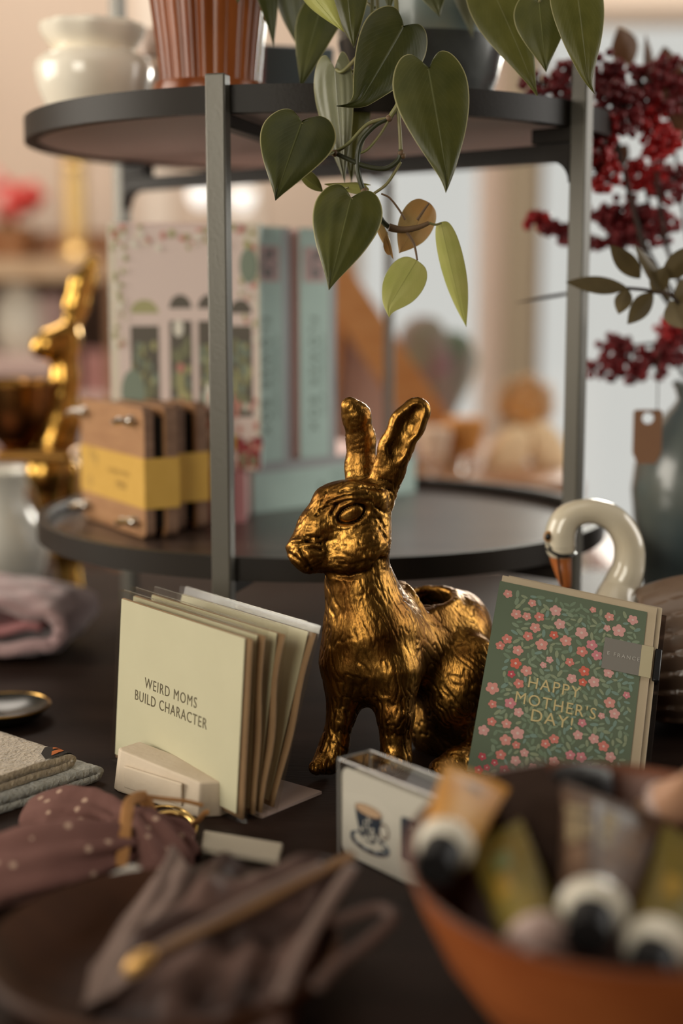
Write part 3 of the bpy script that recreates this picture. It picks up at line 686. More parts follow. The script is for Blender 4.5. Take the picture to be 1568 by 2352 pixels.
def leaf(apx, tpx, wpx, Ya, Yt, m, roll=0.0, fold=0.12, droop=0.10, wl=1.0, wr=1.0, edge=EDGE, curl=0.0, twist=0.0, seed=0, parent=None, hook=0.0, name='leaf', pleat=0.006):
    A = at(*apx, Ya); T = at(*tpx, Yt); ax = T-A; Ln = ax.length
    nrm = Vector((0, -1, 0.08)); nrm = Matrix.Rotation(roll, 3, ax.normalized()) @ (nrm - ax.normalized()*nrm.dot(ax.normalized())).normalized()
    X = ax.normalized(); Z = nrm; Y = Z.cross(X)          # Y: across, Z: upper face
    W = wpx/FPX*((Ya+Yt)/2)
    n = 4; ed = smooth_path([(a, b, 0) for a, b in edge], n); md = smooth_path([(a, 0, 0) for a in MIDR], n)
    K = 7; rows = len(ed); vs = []; uvs = []; fs = []
    rnd = random.Random(seed)
    p1, p2 = rnd.uniform(0, 6), rnd.uniform(0, 6)
    for i in range(rows):
        e = ed[i]; mm = md[i].x
        for k in range(-K, K+1):
            s = k/K; a = abs(s)
            sw = (wl if s < 0 else wr)
            v = mm*(1-a) + e.y*a
            w = max(0.0, e.x)*W*s*sw
            lift = -fold*abs(w) + 0.10*W*math.sin(a*PI)*0.5*0.6          # folds along the midrib, belly between
            z = lift - droop*Ln*(v**2) + 0.012*W*math.sin(9*v+p1+2.3*s)*a + curl*W*(a**3)*(1 if s > 0 else -1)*0.3
            z += pleat*W*math.cos(a*PI*5)*min(1, 4*v+.4)*(1-v)**0.3 if v < 1 else 0
            y = w; ang = twist*v
            y2 = y*math.cos(ang)-z*math.sin(ang); z2 = y*math.sin(ang)+z*math.cos(ang)
            if hook and v > 0.8: y2 += hook*W*((v-0.8)/0.2)**2
            vs.append(A + X*(v*Ln) + Y*y2 + Z*(z2+droop*Ln*v)); uvs.append((0.5+s/2, v))
    w_ = 2*K+1
    for i in range(rows-1):
        for k in range(2*K): fs.append((i*w_+k, i*w_+k+1, (i+1)*w_+k+1, (i+1)*w_+k))
    mb = MB(); mb.add(vs, fs, None, uvs)
    return mb.build(name, m, parent or ph, angle=180, subsurf=1)
#    attach      tip         width Ya   Yt
leaf((693, 281), (632, 461), 172, .905, .885, ldk, roll=0.15, fold=0.10, seed=1)
leaf((984, 158), (1032, 443), 172, .900, .880, lmd, roll=-0.12, fold=0.14, droop=0.06, seed=2, hook=-0.05)
leaf((925, 62), (806, 268), 158, .935, .905, ldk, roll=-0.2, fold=0.18, seed=3, hook=-0.25)
leaf((742, 0), (690, 204), 118, 1.00, .98, ldk, roll=0.5, fold=0.15, seed=4)
leaf((608, -70), (628, 108), 66, 1.02, 1.01, ldk, roll=-0.7, fold=0.2, seed=5)
leaf((665, -50), (694, 128), 84, 1.03, 1.03, ldk, roll=0.3, seed=6)
leaf((690, -45), (791, 74), 92, .95, .92, llt, roll=0.7, fold=0.4, seed=7, wl=0.7)
leaf((795, -50), (813, 112), 92, .96, .95, lmd, roll=0.4, fold=0.3, seed=8)
leaf((893, -30), (894, 28), 26, .97, .97, lmd, seed=9)
leaf((770, 158), (792, 422), 118, .955, .945, lgr, roll=0.35, fold=0.22, droop=0.05, wr=0.62, seed=10, pleat=0.016)
leaf((800, 190), (806, 420), 112, .975, .965, lol, roll=-0.35, fold=0.2, wl=0.7, seed=11)
leaf((806, 456), (755, 668), 158, .895, .875, lmd, roll=0.05, fold=0.16, droop=0.12, seed=12, pleat=0.016)
leaf((836, 425), (745, 424), 60, .925, .93, llt, roll=1.0, fold=0.3, seed=13)
leaf((690, 400), (742, 441), 36, .93, .925, lol, roll=0.6, fold=0.5, seed=14, edge=SLIM)
leaf((985, 466), (916, 582), 84, .935, .925, lyl, roll=-0.3, fold=0.2, seed=15, edge=SLIM)
leaf((1012, 510), (1071, 752), 62, .925, .935, llt, roll=0.3, fold=0.35, droop=0.16, wl=0.8, seed=16, edge=SLIM)
leaf((957, 598), (882, 723), 92, .925, .92, llt, roll=0.1, fold=0.15, seed=17, edge=SLIM, hook=0.15)
leaf((858, 500), (904, 596), 26, .93, .93, lyl, roll=0.8, fold=0.5, seed=18, edge=SLIM)
leaf((1128, -30), (1233, 220), 132, .965, .95, lol, roll=-0.25, fold=0.2, droop=0.08, seed=19)
leaf((1238, 5), (1254, 166), 118, .955, .945, lmd, roll=0.15, fold=0.2, seed=20)
leaf((1322, -40), (1352, 217), 122, .935, .925, lol, roll=-0.1, fold=0.16, droop=0.08, seed=21, hook=0.1)
leaf((1250, -60), (1215, 60), 80, .98, .97, lol, roll=0.4, seed=22)
leaf((980, -80), (1010, 40), 90, 1.0, .99, ldk, roll=0.2, seed=23)
leaf((1060, -90), (1085, 90), 70, 1.06, 1.05, lgr, roll=0.2, seed=24)
leaf((560, -90), (545, 10), 60, 1.03, 1.02, lmd, roll=0.2, seed=25)
leaf((898, 585), (888, 532), 30, .93, .93, lyl, roll=0.9, fold=0.5, seed=26, edge=SLIM)
rc = random.Random(9)
for k in range(11):                       # the crown of leaves above the pot
    ax_ = 900+rc.uniform(-60, 200); ay_ = -70-rc.uniform(0, 40); an = rc.uniform(-1.3, 1.3); ln = rc.uniform(150, 220)
    leaf((ax_+math.sin(an)*90, ay_-60*math.cos(an)-40), (ax_+math.sin(an)*(90+ln), ay_-40-math.cos(an)*(60+ln*0.4)+60), rc.uniform(110, 150), 1.10+rc.uniform(-.03, .03), 1.08+rc.uniform(-.06, .06), rc.choice((ldk, lmd, lol)), roll=rc.uniform(-.8, .8), seed=40+k)
vine_g = mat('vine_green', (0.15, 0.15, 0.05, 1), rough=0.45, col2=(0.20, 0.17, 0.07, 1), vscale=60)
vine_d = mat('vine_dark', (0.035, 0.038, 0.016, 1), rough=0.4)
vine_b = mat('vine_brown', (0.13, 0.075, 0.035, 1), rough=0.6)
def vine(pts, w, m, Y=0.92, name='vine'):
    P_ = [at(p[0], p[1], p[2] if len(p) > 2 else Y) for p in pts]; sp = smooth_path(P_, 8)
    ww = lerp_list(w if hasattr(w, '__len__') else [w, w], len(sp))
    MB().tube(sp, [x/2/FPX*Y for x in ww], 10).build(name, m, ph, angle=180)
vine([(905, -60, .99), (912, 60, .955), (908, 180, .93), (916, 230, .92), (900, 262), (893, 272)], [11, 12], vine_g)
vine([(893, 272), (862, 288), (832, 320), (822, 352), (822, 395), (836, 440), (862, 478), (878, 508), (893, 522)], [10, 12, 12, 11], vine_d)
vine([(912, 225), (918, 300), (920, 345)], [8, 9], vine_g)
vine([(920, 345), (914, 368), (885, 387), (840, 382), (800, 366), (770, 352)], [11, 12, 11, 10], vine_d)
vine([(893, 272), (845, 285), (800, 330), (770, 348), (745, 352, .91), (715, 310, .906), (693, 283, .905)], [9, 8, 7, 6], vine_g)
vine([(893, 522), (925, 528), (960, 522), (985, 512)], [18, 14, 9], vine_b)
vine([(985, 512), (1000, 516), (1014, 512)], [6, 4], vine_g)
vine([(930, 528), (950, 560), (958, 598)], [8, 4], vine_b)
vine([(875, 445), (895, 455), (915, 480), (930, 505)], [4, 5], vine_b)
vine([(958, 505), (975, 480), (985, 467)], [7, 4], vine_b)
vine([(893, 275), (872, 310), (845, 342), (826, 352)], [6, 6], vine_g)
vine([(920, 372), (890, 420), (858, 445), (845, 455)], [7, 6], vine_g)
vine([(855, -20, .97), (852, 60, .96), (835, 110, .95), (790, 162, .95), (772, 160, .955)], [9, 9, 8], vine_g)
vine([(842, 132, .955), (815, 160, .955), (786, 168, .96)], [6, 6], vine_g)
vine([(866, -20, .98), (868, 25, .97), (880, 60, .95), (925, 62, .935)], [8, 7], vine_g)
vine([(820, -10, .98), (850, 12, .97), (862, 18, .97)], [7, 7], vine_g)
vine([(922, 230), (950, 190, .91), (984, 160, .90)], [7, 6], vine_g)
vine([(836, 440), (820, 452, .90), (806, 458, .895)], [8, 7], vine_g)
vine([(742, 441, .925), (772, 438, .925), (800, 430)], [4, 4], vine_g)
vine([(945, -60, 1.08), (1040, -70, 1.0), (1128, -32, .965)], [8, 8], vine_g)
vine([(1128, -60, .98), (1240, -40, .96), (1238, 6, .955)], [8, 7], vine_g)
vine([(1180, -80, .98), (1270, -80, .95), (1322, -42, .935)], [8, 7], vine_g)
vine([(700, -80, 1.02), (690, -45, .95)], [7, 7], vine_g)
vine([(742, -60, 1.02), (742, 2, 1.0)], [7, 7], vine_g)
vine([(608, -120, 1.04), (608, -70, 1.02)], [6, 6], vine_g)
for (x, y, Y, r) in ((893, 272, .92, 8), (921, 352, .92, 8), (768, 352, .92, 8), (836, 438, .92, 8), (925, 358, .92, 7)): MB().sphere(at(x, y, Y), r/FPX*Y, 10, 8).build('stem_node', vine_b, ph)

# ================================================================ THINGS ON THE LOWER TRAY
LZ = 0.110
teal = mat('teal_card', (0.46, 0.60, 0.545, 1), rough=0.75, col2=(0.48, 0.62, 0.56, 1), vscale=40)
teal_d = mat('teal_ink', (0.12, 0.150, 0.125, 1), rough=0.7)
pinkc = mat('box_pink', (0.72, 0.53, 0.49, 1), rough=0.6); pinkd = mat('box_rose', (0.40, 0.16, 0.17, 1), rough=0.6)
lid_pal = mat('box_lid_grey', (0.36, 0.37, 0.37, 1), rough=0.6)
def flower_box(M, label, L=0.206, W=0.137, T=0.044, art=False, upright=True):
    """boxed cards. local x: width, y: thickness, z: height; cover at y = 0, spine at x = W"""
    t = thing('boxed_card_set', label, 'box', M=M, group='floral boxed card sets on the lower tray')
    b = MB(); b.box((0, 0, 0), (W-0.0012, T, L)); b.build('box_body', pinkc, t, world=False, bevel=0.0012)
    s = MB(); s.box((W-0.0012, -0.0002, -0.0002), (W, T*0.80, L+0.0002)); s.build('spine', teal, t, world=False, bevel=0.0004)
    s2 = MB(); s2.box((W-0.0012, T*0.80, 0), (W-0.0002, T+0.0002, L)); s2.build('lid_edge', lid_pal, t, world=False)
    F = frame((W+0.0001, T*0.40, L*0.45), (0, 0, -1), y=(0, 1, 0))
    MS = Matrix(((0, 0, 1, W+0.0001), (0, 1, 0, T*0.36), (-1, 0, 0, L*0.37), (0, 0, 0, 1)))
    x = MB(); text_mesh(x, 'FLOWER BOX', 0.0125, MS, sx=1.0, space=1.45); 
    MS2 = Matrix(((0, 0, 1, W+0.0001), (0, 1, 0, T*0.62), (-1, 0, 0, L*0.37), (0, 0, 0, 1)))
    text_mesh(x, '100 POSTCARDS BY 10 ARTISTS', 0.0045, MS2, sx=1.0, space=1.2)
    x.build('spine_lettering', teal_d, t, world=False, smooth=False)
    pp = MB(); y0, y1, z0, z1 = T*0.10, T*0.72, L*0.77, L*0.92
    pp.box((W, y0, z0), (W+0.0003, y1, z1)); pp.cur = 1
    rr = random.Random(3)
    for i in range(9):
        ya = rr.uniform(y0+0.004, y1-0.006); za = rr.uniform(z0+0.003, z1-0.008)
        pp.box((W+0.0003, ya, za), (W+0.0004, ya+rr.uniform(.002, .005), za+rr.uniform(.003, .008)))
    pp.build('picture_patch', [mat('patch_pink', (0.52, 0.36, 0.34, 1), rough=0.7), mat('patch_dark', (0.18, 0.18, 0.17, 1), rough=0.7)], t, world=False, smooth=False)
    return t
def garden_print(t, W, L):
    """plain generic greenhouse-and-flowers print on the cover (y = 0 side)"""
    cols = [mat('print_pink', (0.82, 0.66, 0.60, 1), rough=0.6), mat('print_cream', (0.82, 0.72, 0.58, 1), rough=0.6), mat('print_dark', (0.13, 0.11, 0.085, 1), rough=0.6),
            mat('print_green', (0.23, 0.23, 0.13, 1), rough=0.6), mat('print_sage', (0.24, 0.29, 0.22, 1), rough=0.6), mat('print_coral', (0.62, 0.26, 0.21, 1), rough=0.6),
            mat('print_lime', (0.45, 0.42, 0.20, 1), rough=0.6), mat('print_white', (0.85, 0.80, 0.68, 1), rough=0.6), mat('print_slate', (0.14, 0.17, 0.16, 1), rough=0.6), mat('print_red', (0.30, 0.03, 0.035, 1), rough=0.6), mat('print_yellow', (0.55, 0.38, 0.08, 1), rough=0.6)]
    mb = MB(); lay = [0]
    def poly(pts, c):
        lay[0] += 1; y = -0.0003-0.000004*lay[0]; mb.cur = c
        mb.add([(x*W, y, z*L) for x, z in pts], [tuple(range(len(pts)))])
    def R(x0, z0, x1, z1, c): poly([(x0, z0), (x1, z0), (x1, z1), (x0, z1)], c)
    def E(x, z, rx, rz, c, n=14, a0=0, a1=2*PI): poly([(x+rx*math.cos(a0+(a1-a0)*k/n), z+rz*math.sin(a0+(a1-a0)*k/n)) for k in range(n)], c)
    R(0.01, 0.01, 0.99, 0.99, 0); R(0.0, 0.0, 0.06, 1.0, 1); R(0.9, 0.0, 1.0, 1.0, 1)
    R(0.10, 0.05, 0.98, 0.80, 0)
    for (a, b, z1) in ((0.14, 0.33, .66), (0.40, 0.55, .68), (0.59, 0.74, .68), (0.80, 0.95, .66)):
        R(a, 0.22, b, z1-0.07, 2); E((a+b)/2, z1-0.02, (b-a)/2, 0.055, 6 if a < .2 else 2, 16, 0, PI*1.07)
    rr = random.Random(11)
    for i in range(190):
        a, b = rr.choice(((0.14, 0.33), (0.40, 0.55), (0.59, 0.74), (0.80, 0.95)))
        E(rr.uniform(a+.02, b-.02), rr.uniform(.25, .52), rr.uniform(.010, .022), rr.uniform(.008, .035), rr.choice((3, 3, 3, 4, 4, 6)))
    E(0.46, 0.58, 0.035, 0.035, 7); E(0.47, 0.42, 0.025, 0.02, 5); R(0.45, 0.25, 0.485, 0.40, 6); E(0.66, 0.30, 0.03, 0.06, 7)
    E(0.15, 0.32, 0.08, 0.095, 4); E(0.27, 0.23, 0.045, 0.05, 7); R(0.20, 0.07, 0.32, 0.18, 7); R(0.35, 0.06, 0.43, 0.16, 8)
    for i in range(46): E(rr.uniform(.43, .98), rr.uniform(.16, .30), rr.uniform(.012, .028), rr.uniform(.010, .022), rr.choice((5, 5, 0, 7, 5)), 8)
    for i in range(34): E(rr.uniform(.46, .95), rr.uniform(.03, .13), rr.uniform(.01, .025), rr.uniform(.015, .04), rr.choice((7, 8, 10, 0, 7)), 8)
    for i in range(60):
        z = rr.uniform(.5, .97); E(rr.choice((rr.uniform(.02, .12), rr.uniform(.87, .99))), z, rr.uniform(.010, .02), rr.uniform(.008, .016), rr.choice((5, 6, 1, 7, 6)), 8)
    for i in range(46): E(rr.uniform(.02, .99), rr.uniform(.90, .985), rr.uniform(.012, .025), rr.uniform(.008, .018), rr.choice((6, 1, 5, 7, 6)), 8)
    E(0.93, 0.83, 0.06, 0.07, 4); 
    for i in range(40): E(rr.uniform(.86, .99), rr.uniform(.02, .12), rr.uniform(.012, .03), rr.uniform(.015, .03), rr.choice((9, 9, 5, 3)), 8)
    mb.build('cover_print', cols, t, world=False, smooth=False)
d1 = Vector((0.73, 0.68, 0)).normalized(); d2 = Vector((-0.68, 0.73, 0)).normalized(); Zv = Vector((0, 0, 1))
A0 = Vector((-0.078, 1.247, LZ))
# flat teal box: spine faces the front right; width runs back left
M = Matrix(((d1.x, d2.x*-1, 0, 0), (d1.y, d2.y*-1, 0, 0), (0, 0, 1, 0), (0, 0, 0, 1)))
# local z (height L) along d1, local x (width, spine at W) along -d2, local y (thickness) along z
def mx(ex, ey, ez, o): return Matrix(((ex[0], ey[0], ez[0], o[0]), (ex[1], ey[1], ez[1], o[1]), (ex[2], ey[2], ez[2], o[2]), (0, 0, 0, 1)))
flat = flower_box(mx(-d2, Zv, -d1, A0 + d2*0.137 + d1*0.206), 'teal boxed card set lying flat on the lower tray under the two upright ones')
for ch in list(flat.children):
    if ch.name.split('.')[0] == 'picture_patch': bpy.data.objects.remove(ch)
UP = LZ+0.0446
def upright(o, label): return flower_box(mx(-d2, d1, Zv, Vector((o.x, o.y, UP))+d2*0.137), label)
garden_print(upright(A0, 'upright teal boxed card set with its spine showing, left one of the teal pair'), 0.137, 0.206)
upright(A0 + d1*0.0560, 'upright teal boxed card set, right one of the teal pair, its top behind the leaf')
# pink box standing face out on another one lying down
pf = flower_box(mx((1, 0, 0), (0, 1, 0), Zv, (at(245, 700, 1.20).x+0.002, 1.199, UP)), 'pink boxed card set standing face out, greenhouse picture on its cover', W=0.1255)
garden_print(pf, 0.1255, 0.206)
lf = flower_box(mx((0, -1, 0), Zv, (-1, 0, 0), (-0.0815, 1.2445, LZ)), 'rose pink boxed card set lying flat under the face-out one behind the presses', L=0.120, W=0.0475)
for ch in lf.children:
    if ch.name.split('.')[0] in ('spine', 'lid_edge'): ch.data = ch.data.copy(); ch.data.materials[0] = pinkd
for ch in list(lf.children):
    if ch.name.split('.')[0] in ('spine_lettering', 'picture_patch'): bpy.data.objects.remove(ch)

# ---- wooden flower presses with yellow bands
press_w = mat('press_wood', (0.37, 0.19, 0.082, 1), rough=0.65, col2=(0.31, 0.15, 0.062, 1), vscale=14, stretch=(2, 2, 12))
press_e = mat('press_edge', (0.16, 0.085, 0.05, 1), rough=0.7, col2=(0.23, 0.13, 0.08, 1), vscale=30, stretch=(1, 1, 6))
yel = mat('yellow_paper', (0.58, 0.34, 0.065, 1), rough=0.75, col2=(0.55, 0.32, 0.057, 1), vscale=60)
steel = mat('bright_steel', (0.62, 0.60, 0.56, 1), rough=0.25, metal=1)
card_dk = mat('press_inner', (0.012, 0.010, 0.008, 1), rough=0.9)
def press(M, label):
    t = thing('flower_press', label, 'flower press', M=M, group='wooden flower presses with yellow bands')
    W, H, T = 0.138, 0.104, 0.029
    for (y0, y1) in ((0, 0.0085), (0.0185, 0.029)):
        b = MB().prism(rrect(W, H, 0.008, 5, W/2, H/2), -y1, -y0, mx((1, 0, 0), (0, 0, 1), (0, -1, 0), (0, 0, 0)))
        b.mi = [0, 0]+[1]*(len(b.mi)-2); b.build('board', [press_w, press_e], t, world=False, bevel=0.0008)
    MB().box((0.008, 0.0085, 0.008), (W-0.006, 0.0185, H-0.008)).build('paper_stack', card_dk, t, world=False)
    z0, z1 = 0.024, 0.064
    bd = MB().ring([(-0.0006, -0.0006), (W+0.0006, -0.0006), (W+0.0006, T+0.0006), (-0.0006, T+0.0006)], [(0, 0), (W, 0), (W, T), (0, T)], z0, z1); bd.build('paper_band', yel, t, world=False, smooth=False)
    x = MB(); MT = mx((1, 0, 0), (0, 0, 1), (0, -1, 0), (W*0.62, -0.0007, 0.048))
    text_mesh(x, 'FLOWER PRESS', 0.0058, MT, space=1.2); MT.translation = Vector((W*0.66, -0.0007, 0.038)); text_mesh(x, 'MINI', 0.010, MT, space=1.1, bold=0.0)
    rr = random.Random(5)
    for (cx, cz) in ((0.036, 0.054), (0.022, 0.034), (0.026, 0.058)):
        for k in range(6):
            a = k*1.05; x.add([(cx+0.001*math.cos(a), -0.0007, cz+0.001*math.sin(a)), (cx+0.004*math.cos(a-.35), -0.0007, cz+0.004*math.sin(a-.35)), (cx+0.0058*math.cos(a), -0.0007, cz+0.0058*math.sin(a)), (cx+0.004*math.cos(a+.35), -0.0007, cz+0.004*math.sin(a+.35))], [(0, 1, 2, 3)])
    x.build('band_print', mat('band_ink', (0.33, 0.20, 0.05, 1), rough=0.8), t, world=False, smooth=False)
    for (bx, bz) in ((0.013, H-0.012), (W-0.022, H-0.012), (0.013, 0.012), (W-0.020, 0.012)):
        n = MB(); n.tube([(bx, 0.030, bz), (bx, -0.017, bz)], 0.0022, 10); n.build('bolt', steel, t, world=False)
        w = MB(); w.tube([(bx, 0.0, bz), (bx, -0.006, bz)], [0.0052, 0.0038], 12)
        for s in (-1, 1): w.tube(smooth_path([(bx+s*0.003, -0.003, bz), (bx+s*0.008, -0.006, bz+0.001), (bx+s*0.012, -0.009, bz+0.002)], 4), lerp_list([0.002, 0.0032, 0.0034, 0.001], 9), 8, flat=0.5)
        MB().sphere((bx, 0.0315, bz), (0.005, 0.0035, 0.005), 12, 8).build('bolt_head', steel, t, world=False)
        w.build('wing_nut', steel, t, world=False)
    return t
e1 = Vector((0.514, -0.858, 0)); e2 = Vector((0.858, 0.514, 0))
o1 = Vector((-0.154, 1.105, LZ+0.0008)) - e1*0.138
press(mx(e1, e2, Zv, o1), 'wooden flower press with a yellow paper band, front one of the two on the tray')
o2 = o1 + e2*0.0365 - e1*0.022
press(mx(e1, e2, Zv, o2), 'wooden flower press with a yellow paper band, mostly hidden behind the front press')

# ================================================================ THE GOLD HARE
HY = 0.875
def hp(x, y, dy=0.0): return tuple(at(x, y, HY+dy))
def R_(px): return px/3590.0
def seg(pts, P, k=0.008, sc=None):
    """chain of tapered limbs: (x, y, dy, radius px)"""
    d = None
    for a, b in zip(pts[:-1], pts[1:]):
        q = sd_cone(P, hp(*a[:3]), hp(*b[:3]), R_(a[3]), R_(b[3]), sc)
        d = q if d is None else smin(d, q, k*0.6)
    return d
def hare_sdf(P):
    d = seg([(812, 1265, 0, 66), (828, 1350, .002, 78), (850, 1440, .002, 96)], P)
    d = smin(d, sd_ell(P, hp(852, 1478, .004), (R_(106), R_(98), R_(140))), .012)
    d = smin(d, seg([(872, 1480, .014, 100), (1000, 1492, .050, 118)], P), .014)
    d = smin(d, sd_ell(P, hp(1085, 1565, .070), (R_(132), R_(120), R_(142))), .016)
    d = smin(d, seg([(925, 1390, .030, 60), (1040, 1440, .055, 92)], P), .010)
    # belly and dark underside behind the front legs
    d = smin(d, sd_ell(P, hp(1030, 1670, .045), (R_(95), R_(80), R_(95))), .012)
    # front legs
    d = smin(d, seg([(800, 1535, -.004, 64), (784, 1640, -.006, 31), (767, 1715, -.006, 31), (752, 1745, -.008, 29)], P), .011)
    d = smin(d, seg([(752, 1748, -.010, 28), (726, 1763, -.018, 17)], P), .005)
    d = smin(d, seg([(900, 1550, -.010, 66), (908, 1640, -.017, 40), (909, 1740, -.017, 33)], P), .011)
    d = smin(d, seg([(909, 1745, -.020, 32), (888, 1768, -.032, 20)], P), .005)
    # haunch, hind foot
    R1 = Matrix.Rotation(0.45, 4, 'Y')
    d = smin(d, sd_ell(P, hp(1060, 1572, .021), (R_(76), R_(62), R_(122)), R1), .013)
    d = smin(d, seg([(1105, 1730, .010, 44), (1050, 1752, -.004, 32), (1010, 1768, -.012, 26)], P), .008)
    # head
    h = sd_ell(P, hp(818, 1192, .002), (R_(78), R_(62), R_(76)))
    h = smin(h, sd_ell(P, hp(826, 1252, -.006), (R_(68), R_(56), R_(56))), .010)
    h = smin(h, seg([(782, 1162, 0, 52), (730, 1208, -.006, 42), (702, 1250, -.010, 36)], P), .009)
    h = smin(h, sd_ell(P, hp(704, 1272, -.012), (R_(42), R_(38), R_(32))), .006)
    h = smin(h, seg([(712, 1296, -.012, 20), (770, 1288, -.008, 34), (830, 1285, -.004, 40)], P), .008)
    h = smin(h, seg([(745, 1142, -.008, 18), (810, 1130, -.011, 20), (865, 1140, -.008, 20)], P), .012)      # brow
    d = smin(d, h, .007)
    # ears
    e = seg([(832, 1125, .014, 40), (829, 1070, .016, 34), (829, 1010, .016, 31), (818, 955, .013, 30), (803, 932, .010, 20)], P, sc=(1, 1.25, 1))
    cut = seg([(782, 1120, .002, 21), (784, 1040, .0, 18), (771, 960, .0, 15), (757, 900, .0, 12)], P)
    e = smax(e, -cut, .003)
    d = smin(d, e, .007)
    r = seg([(872, 1135, .002, 38), (893, 1080, .0, 34), (908, 1030, -.002, 36), (935, 975, -.004, 37), (956, 945, -.004, 32)], P, sc=(1, 1.7, 1))
    cav = seg([(893, 1092, -.0105, 8), (908, 1035, -.0115, 23), (934, 980, -.0135, 27), (957, 946, -.0125, 22)], P)
    r = smax(r, -cav, .0022)
    d = smin(d, r, .007)
    # opening of the planter in the back
    ax0 = np.array(hp(985, 1470, .046)); ax1 = np.array(hp(987, 1371, .043))
    ring = sd_cone(P, ax0, ax1, R_(62), R_(57))
    d = smin(d, ring, .008)
    up = np.array([-0.05, -0.22, 1.0]); up /= np.linalg.norm(up)
    top = (P-ax1)@up.astype(np.float32) - 0.0015
    d = smax(d, np.where(((P-ax1)**2).sum(-1) < .027**2, top, -1.0), .002)
    q = P-ax1; t = q@up.astype(np.float32); rad = np.sqrt(np.maximum((q*q).sum(-1)-t*t, 0))
    hole = np.maximum(rad-R_(49), -(t+0.055))
    d = smax(d, -hole, .003)
    # stand flat on the table
    d = smax(d, -(P[..., 2]-0.0004), .001)
    return d
FURLINES = []      # carved lines on the near side of the head: polyline (photo sight lines), width px, depth mm
def carve(px, py, poly, w):
    best = np.full(len(px), 1e9)
    for (a, b) in zip(poly[:-1], poly[1:]):
        ab = (b[0]-a[0], b[1]-a[1]); L2 = ab[0]**2+ab[1]**2+1e-9
        t = np.clip(((px-a[0])*ab[0]+(py-a[1])*ab[1])/L2, 0, 1)
        best = np.minimum(best, (px-a[0]-t*ab[0])**2+(py-a[1]-t*ab[1])**2)
    return np.exp(-best/(w*w))
def hare_disp(V, N):
    Z = V[:, 2]-CAM_H; dd = V[:, 1]*math.cos(PITCH)-Z*math.sin(PITCH); uu = V[:, 1]*math.sin(PITCH)+Z*math.cos(PITCH)
    px = 784+FPX*V[:, 0]/dd; py = 1176-FPX*uu/dd
    near = (N[:, 1] < 0.15).astype(float)
    D = np.zeros(len(V))
    # coarse fur strands: noise drawn out along the lie of the coat
    nz = np.empty(len(V)); fine = np.empty(len(V))
    for i, (x, y, z) in enumerate(V.tolist()):
        p_x, p_y = px[i], py[i]
        if p_y < 1310 and p_x < 900: ax, az, fp_, fa_ = .92, .39, 330, 85      # head: raked back
        elif p_y < 1125: ax, az, fp_, fa_ = .30, .95, 300, 70                   # ears
        elif p_x > 955: ax, az, fp_, fa_ = .62, -.78, 240, 52                   # back and haunch
        elif p_y > 1600: ax, az, fp_, fa_ = .05, 1.0, 330, 60                   # legs
        else: ax, az, fp_, fa_ = .22, -.97, 250, 46                             # neck and chest
        w = noise.noise(Vector((x*45, y*45, z*45)))*1.1+noise.noise(Vector((x*140, y*140, z*140)))*0.45
        al = x*ax+z*az; pe = x*az-z*ax
        g = noise.noise(Vector((pe*fp_+w, y*fp_*0.75+w, al*fa_)))
        nz[i] = 0.30-max(0.0, 1-5.5*abs(g))*1.35+0.16*g
        fine[i] = noise.noise(Vector((x*900, y*900, z*900)))
    leg = np.clip((py-1560)/80, 0, 1)
    ear = (py < 1110).astype(float)
    D += 0.00034*nz*(1-0.35*ear)*(1+0.7*leg) + 0.00009*fine*(1+leg)
    # eye
    ex, ey, ang = 808, 1181, -0.42
    dx = (px-ex)*math.cos(ang)+(py-ey)*math.sin(ang); dy = -(px-ex)*math.sin(ang)+(py-ey)*math.cos(ang)
    e = np.sqrt((dx/28)**2+(dy/15)**2)
    m = near*(np.abs(px-ex) < 90)*(np.abs(py-ey) < 70)
    D = np.where((m > 0) & (e < 1.75), D*0.25, D)
    D += m*(-0.0020*np.exp(-((e-1.18)/0.20)**2) + 0.0007*np.clip(1-e*e, 0, 1) + 0.0006*np.exp(-((e-1.75)/0.22)**2))
    hd = near*(py < 1330)*(px < 900)
    for poly, w, dep in (([(690, 1262), (700, 1285), (716, 1312)], 5, -.0016), ([(664, 1272), (690, 1290), (704, 1306)], 4, -.0012), ([(686, 1252), (700, 1245), (715, 1240)], 5, -.0012),
                         ([(764, 1180), (772, 1163)], 5, -.0016), ([(702, 1232), (735, 1236)], 3.5, -.0010), ([(700, 1241), (738, 1249)], 3.5, -.0010), ([(700, 1258), (738, 1262)], 4, -.0012),
                         ([(655, 1262), (672, 1243), (694, 1241)], 4, .0010), ([(735, 1318), (800, 1325), (850, 1312), (878, 1285)], 8, -.0022), ([(735, 1172), (765, 1160), (800, 1150), (850, 1150)], 4, -.0010),
                         ([(736, 1160), (748, 1130)], 3, -.0008), ([(752, 1155), (790, 1140), (845, 1135)], 3.5, -.0009), ([(725, 1185), (745, 1172)], 3, -.0009), ([(780, 1130), (840, 1118), (870, 1126)], 3.5, -.0009),
                         ([(840, 1282), (862, 1272), (872, 1250)], 7, .0010), ([(868, 1190), (886, 1215)], 3, -.0009), ([(872, 1215), (888, 1238)], 3, -.0009), ([(862, 1165), (884, 1178)], 3, -.0009),
                         ([(860, 1118), (905, 1128)], 3, -.0010), ([(872, 1100), (915, 1112)], 3, -.0010)):
        D += hd*dep*carve(px, py, poly, w) if py is not None else 0
    return D
gold = mat('aged_gold', (0.50, 0.27, 0.07, 1), rough=0.30, metal=1.0)
nt = gold.node_tree; b = nt.nodes['Principled BSDF']
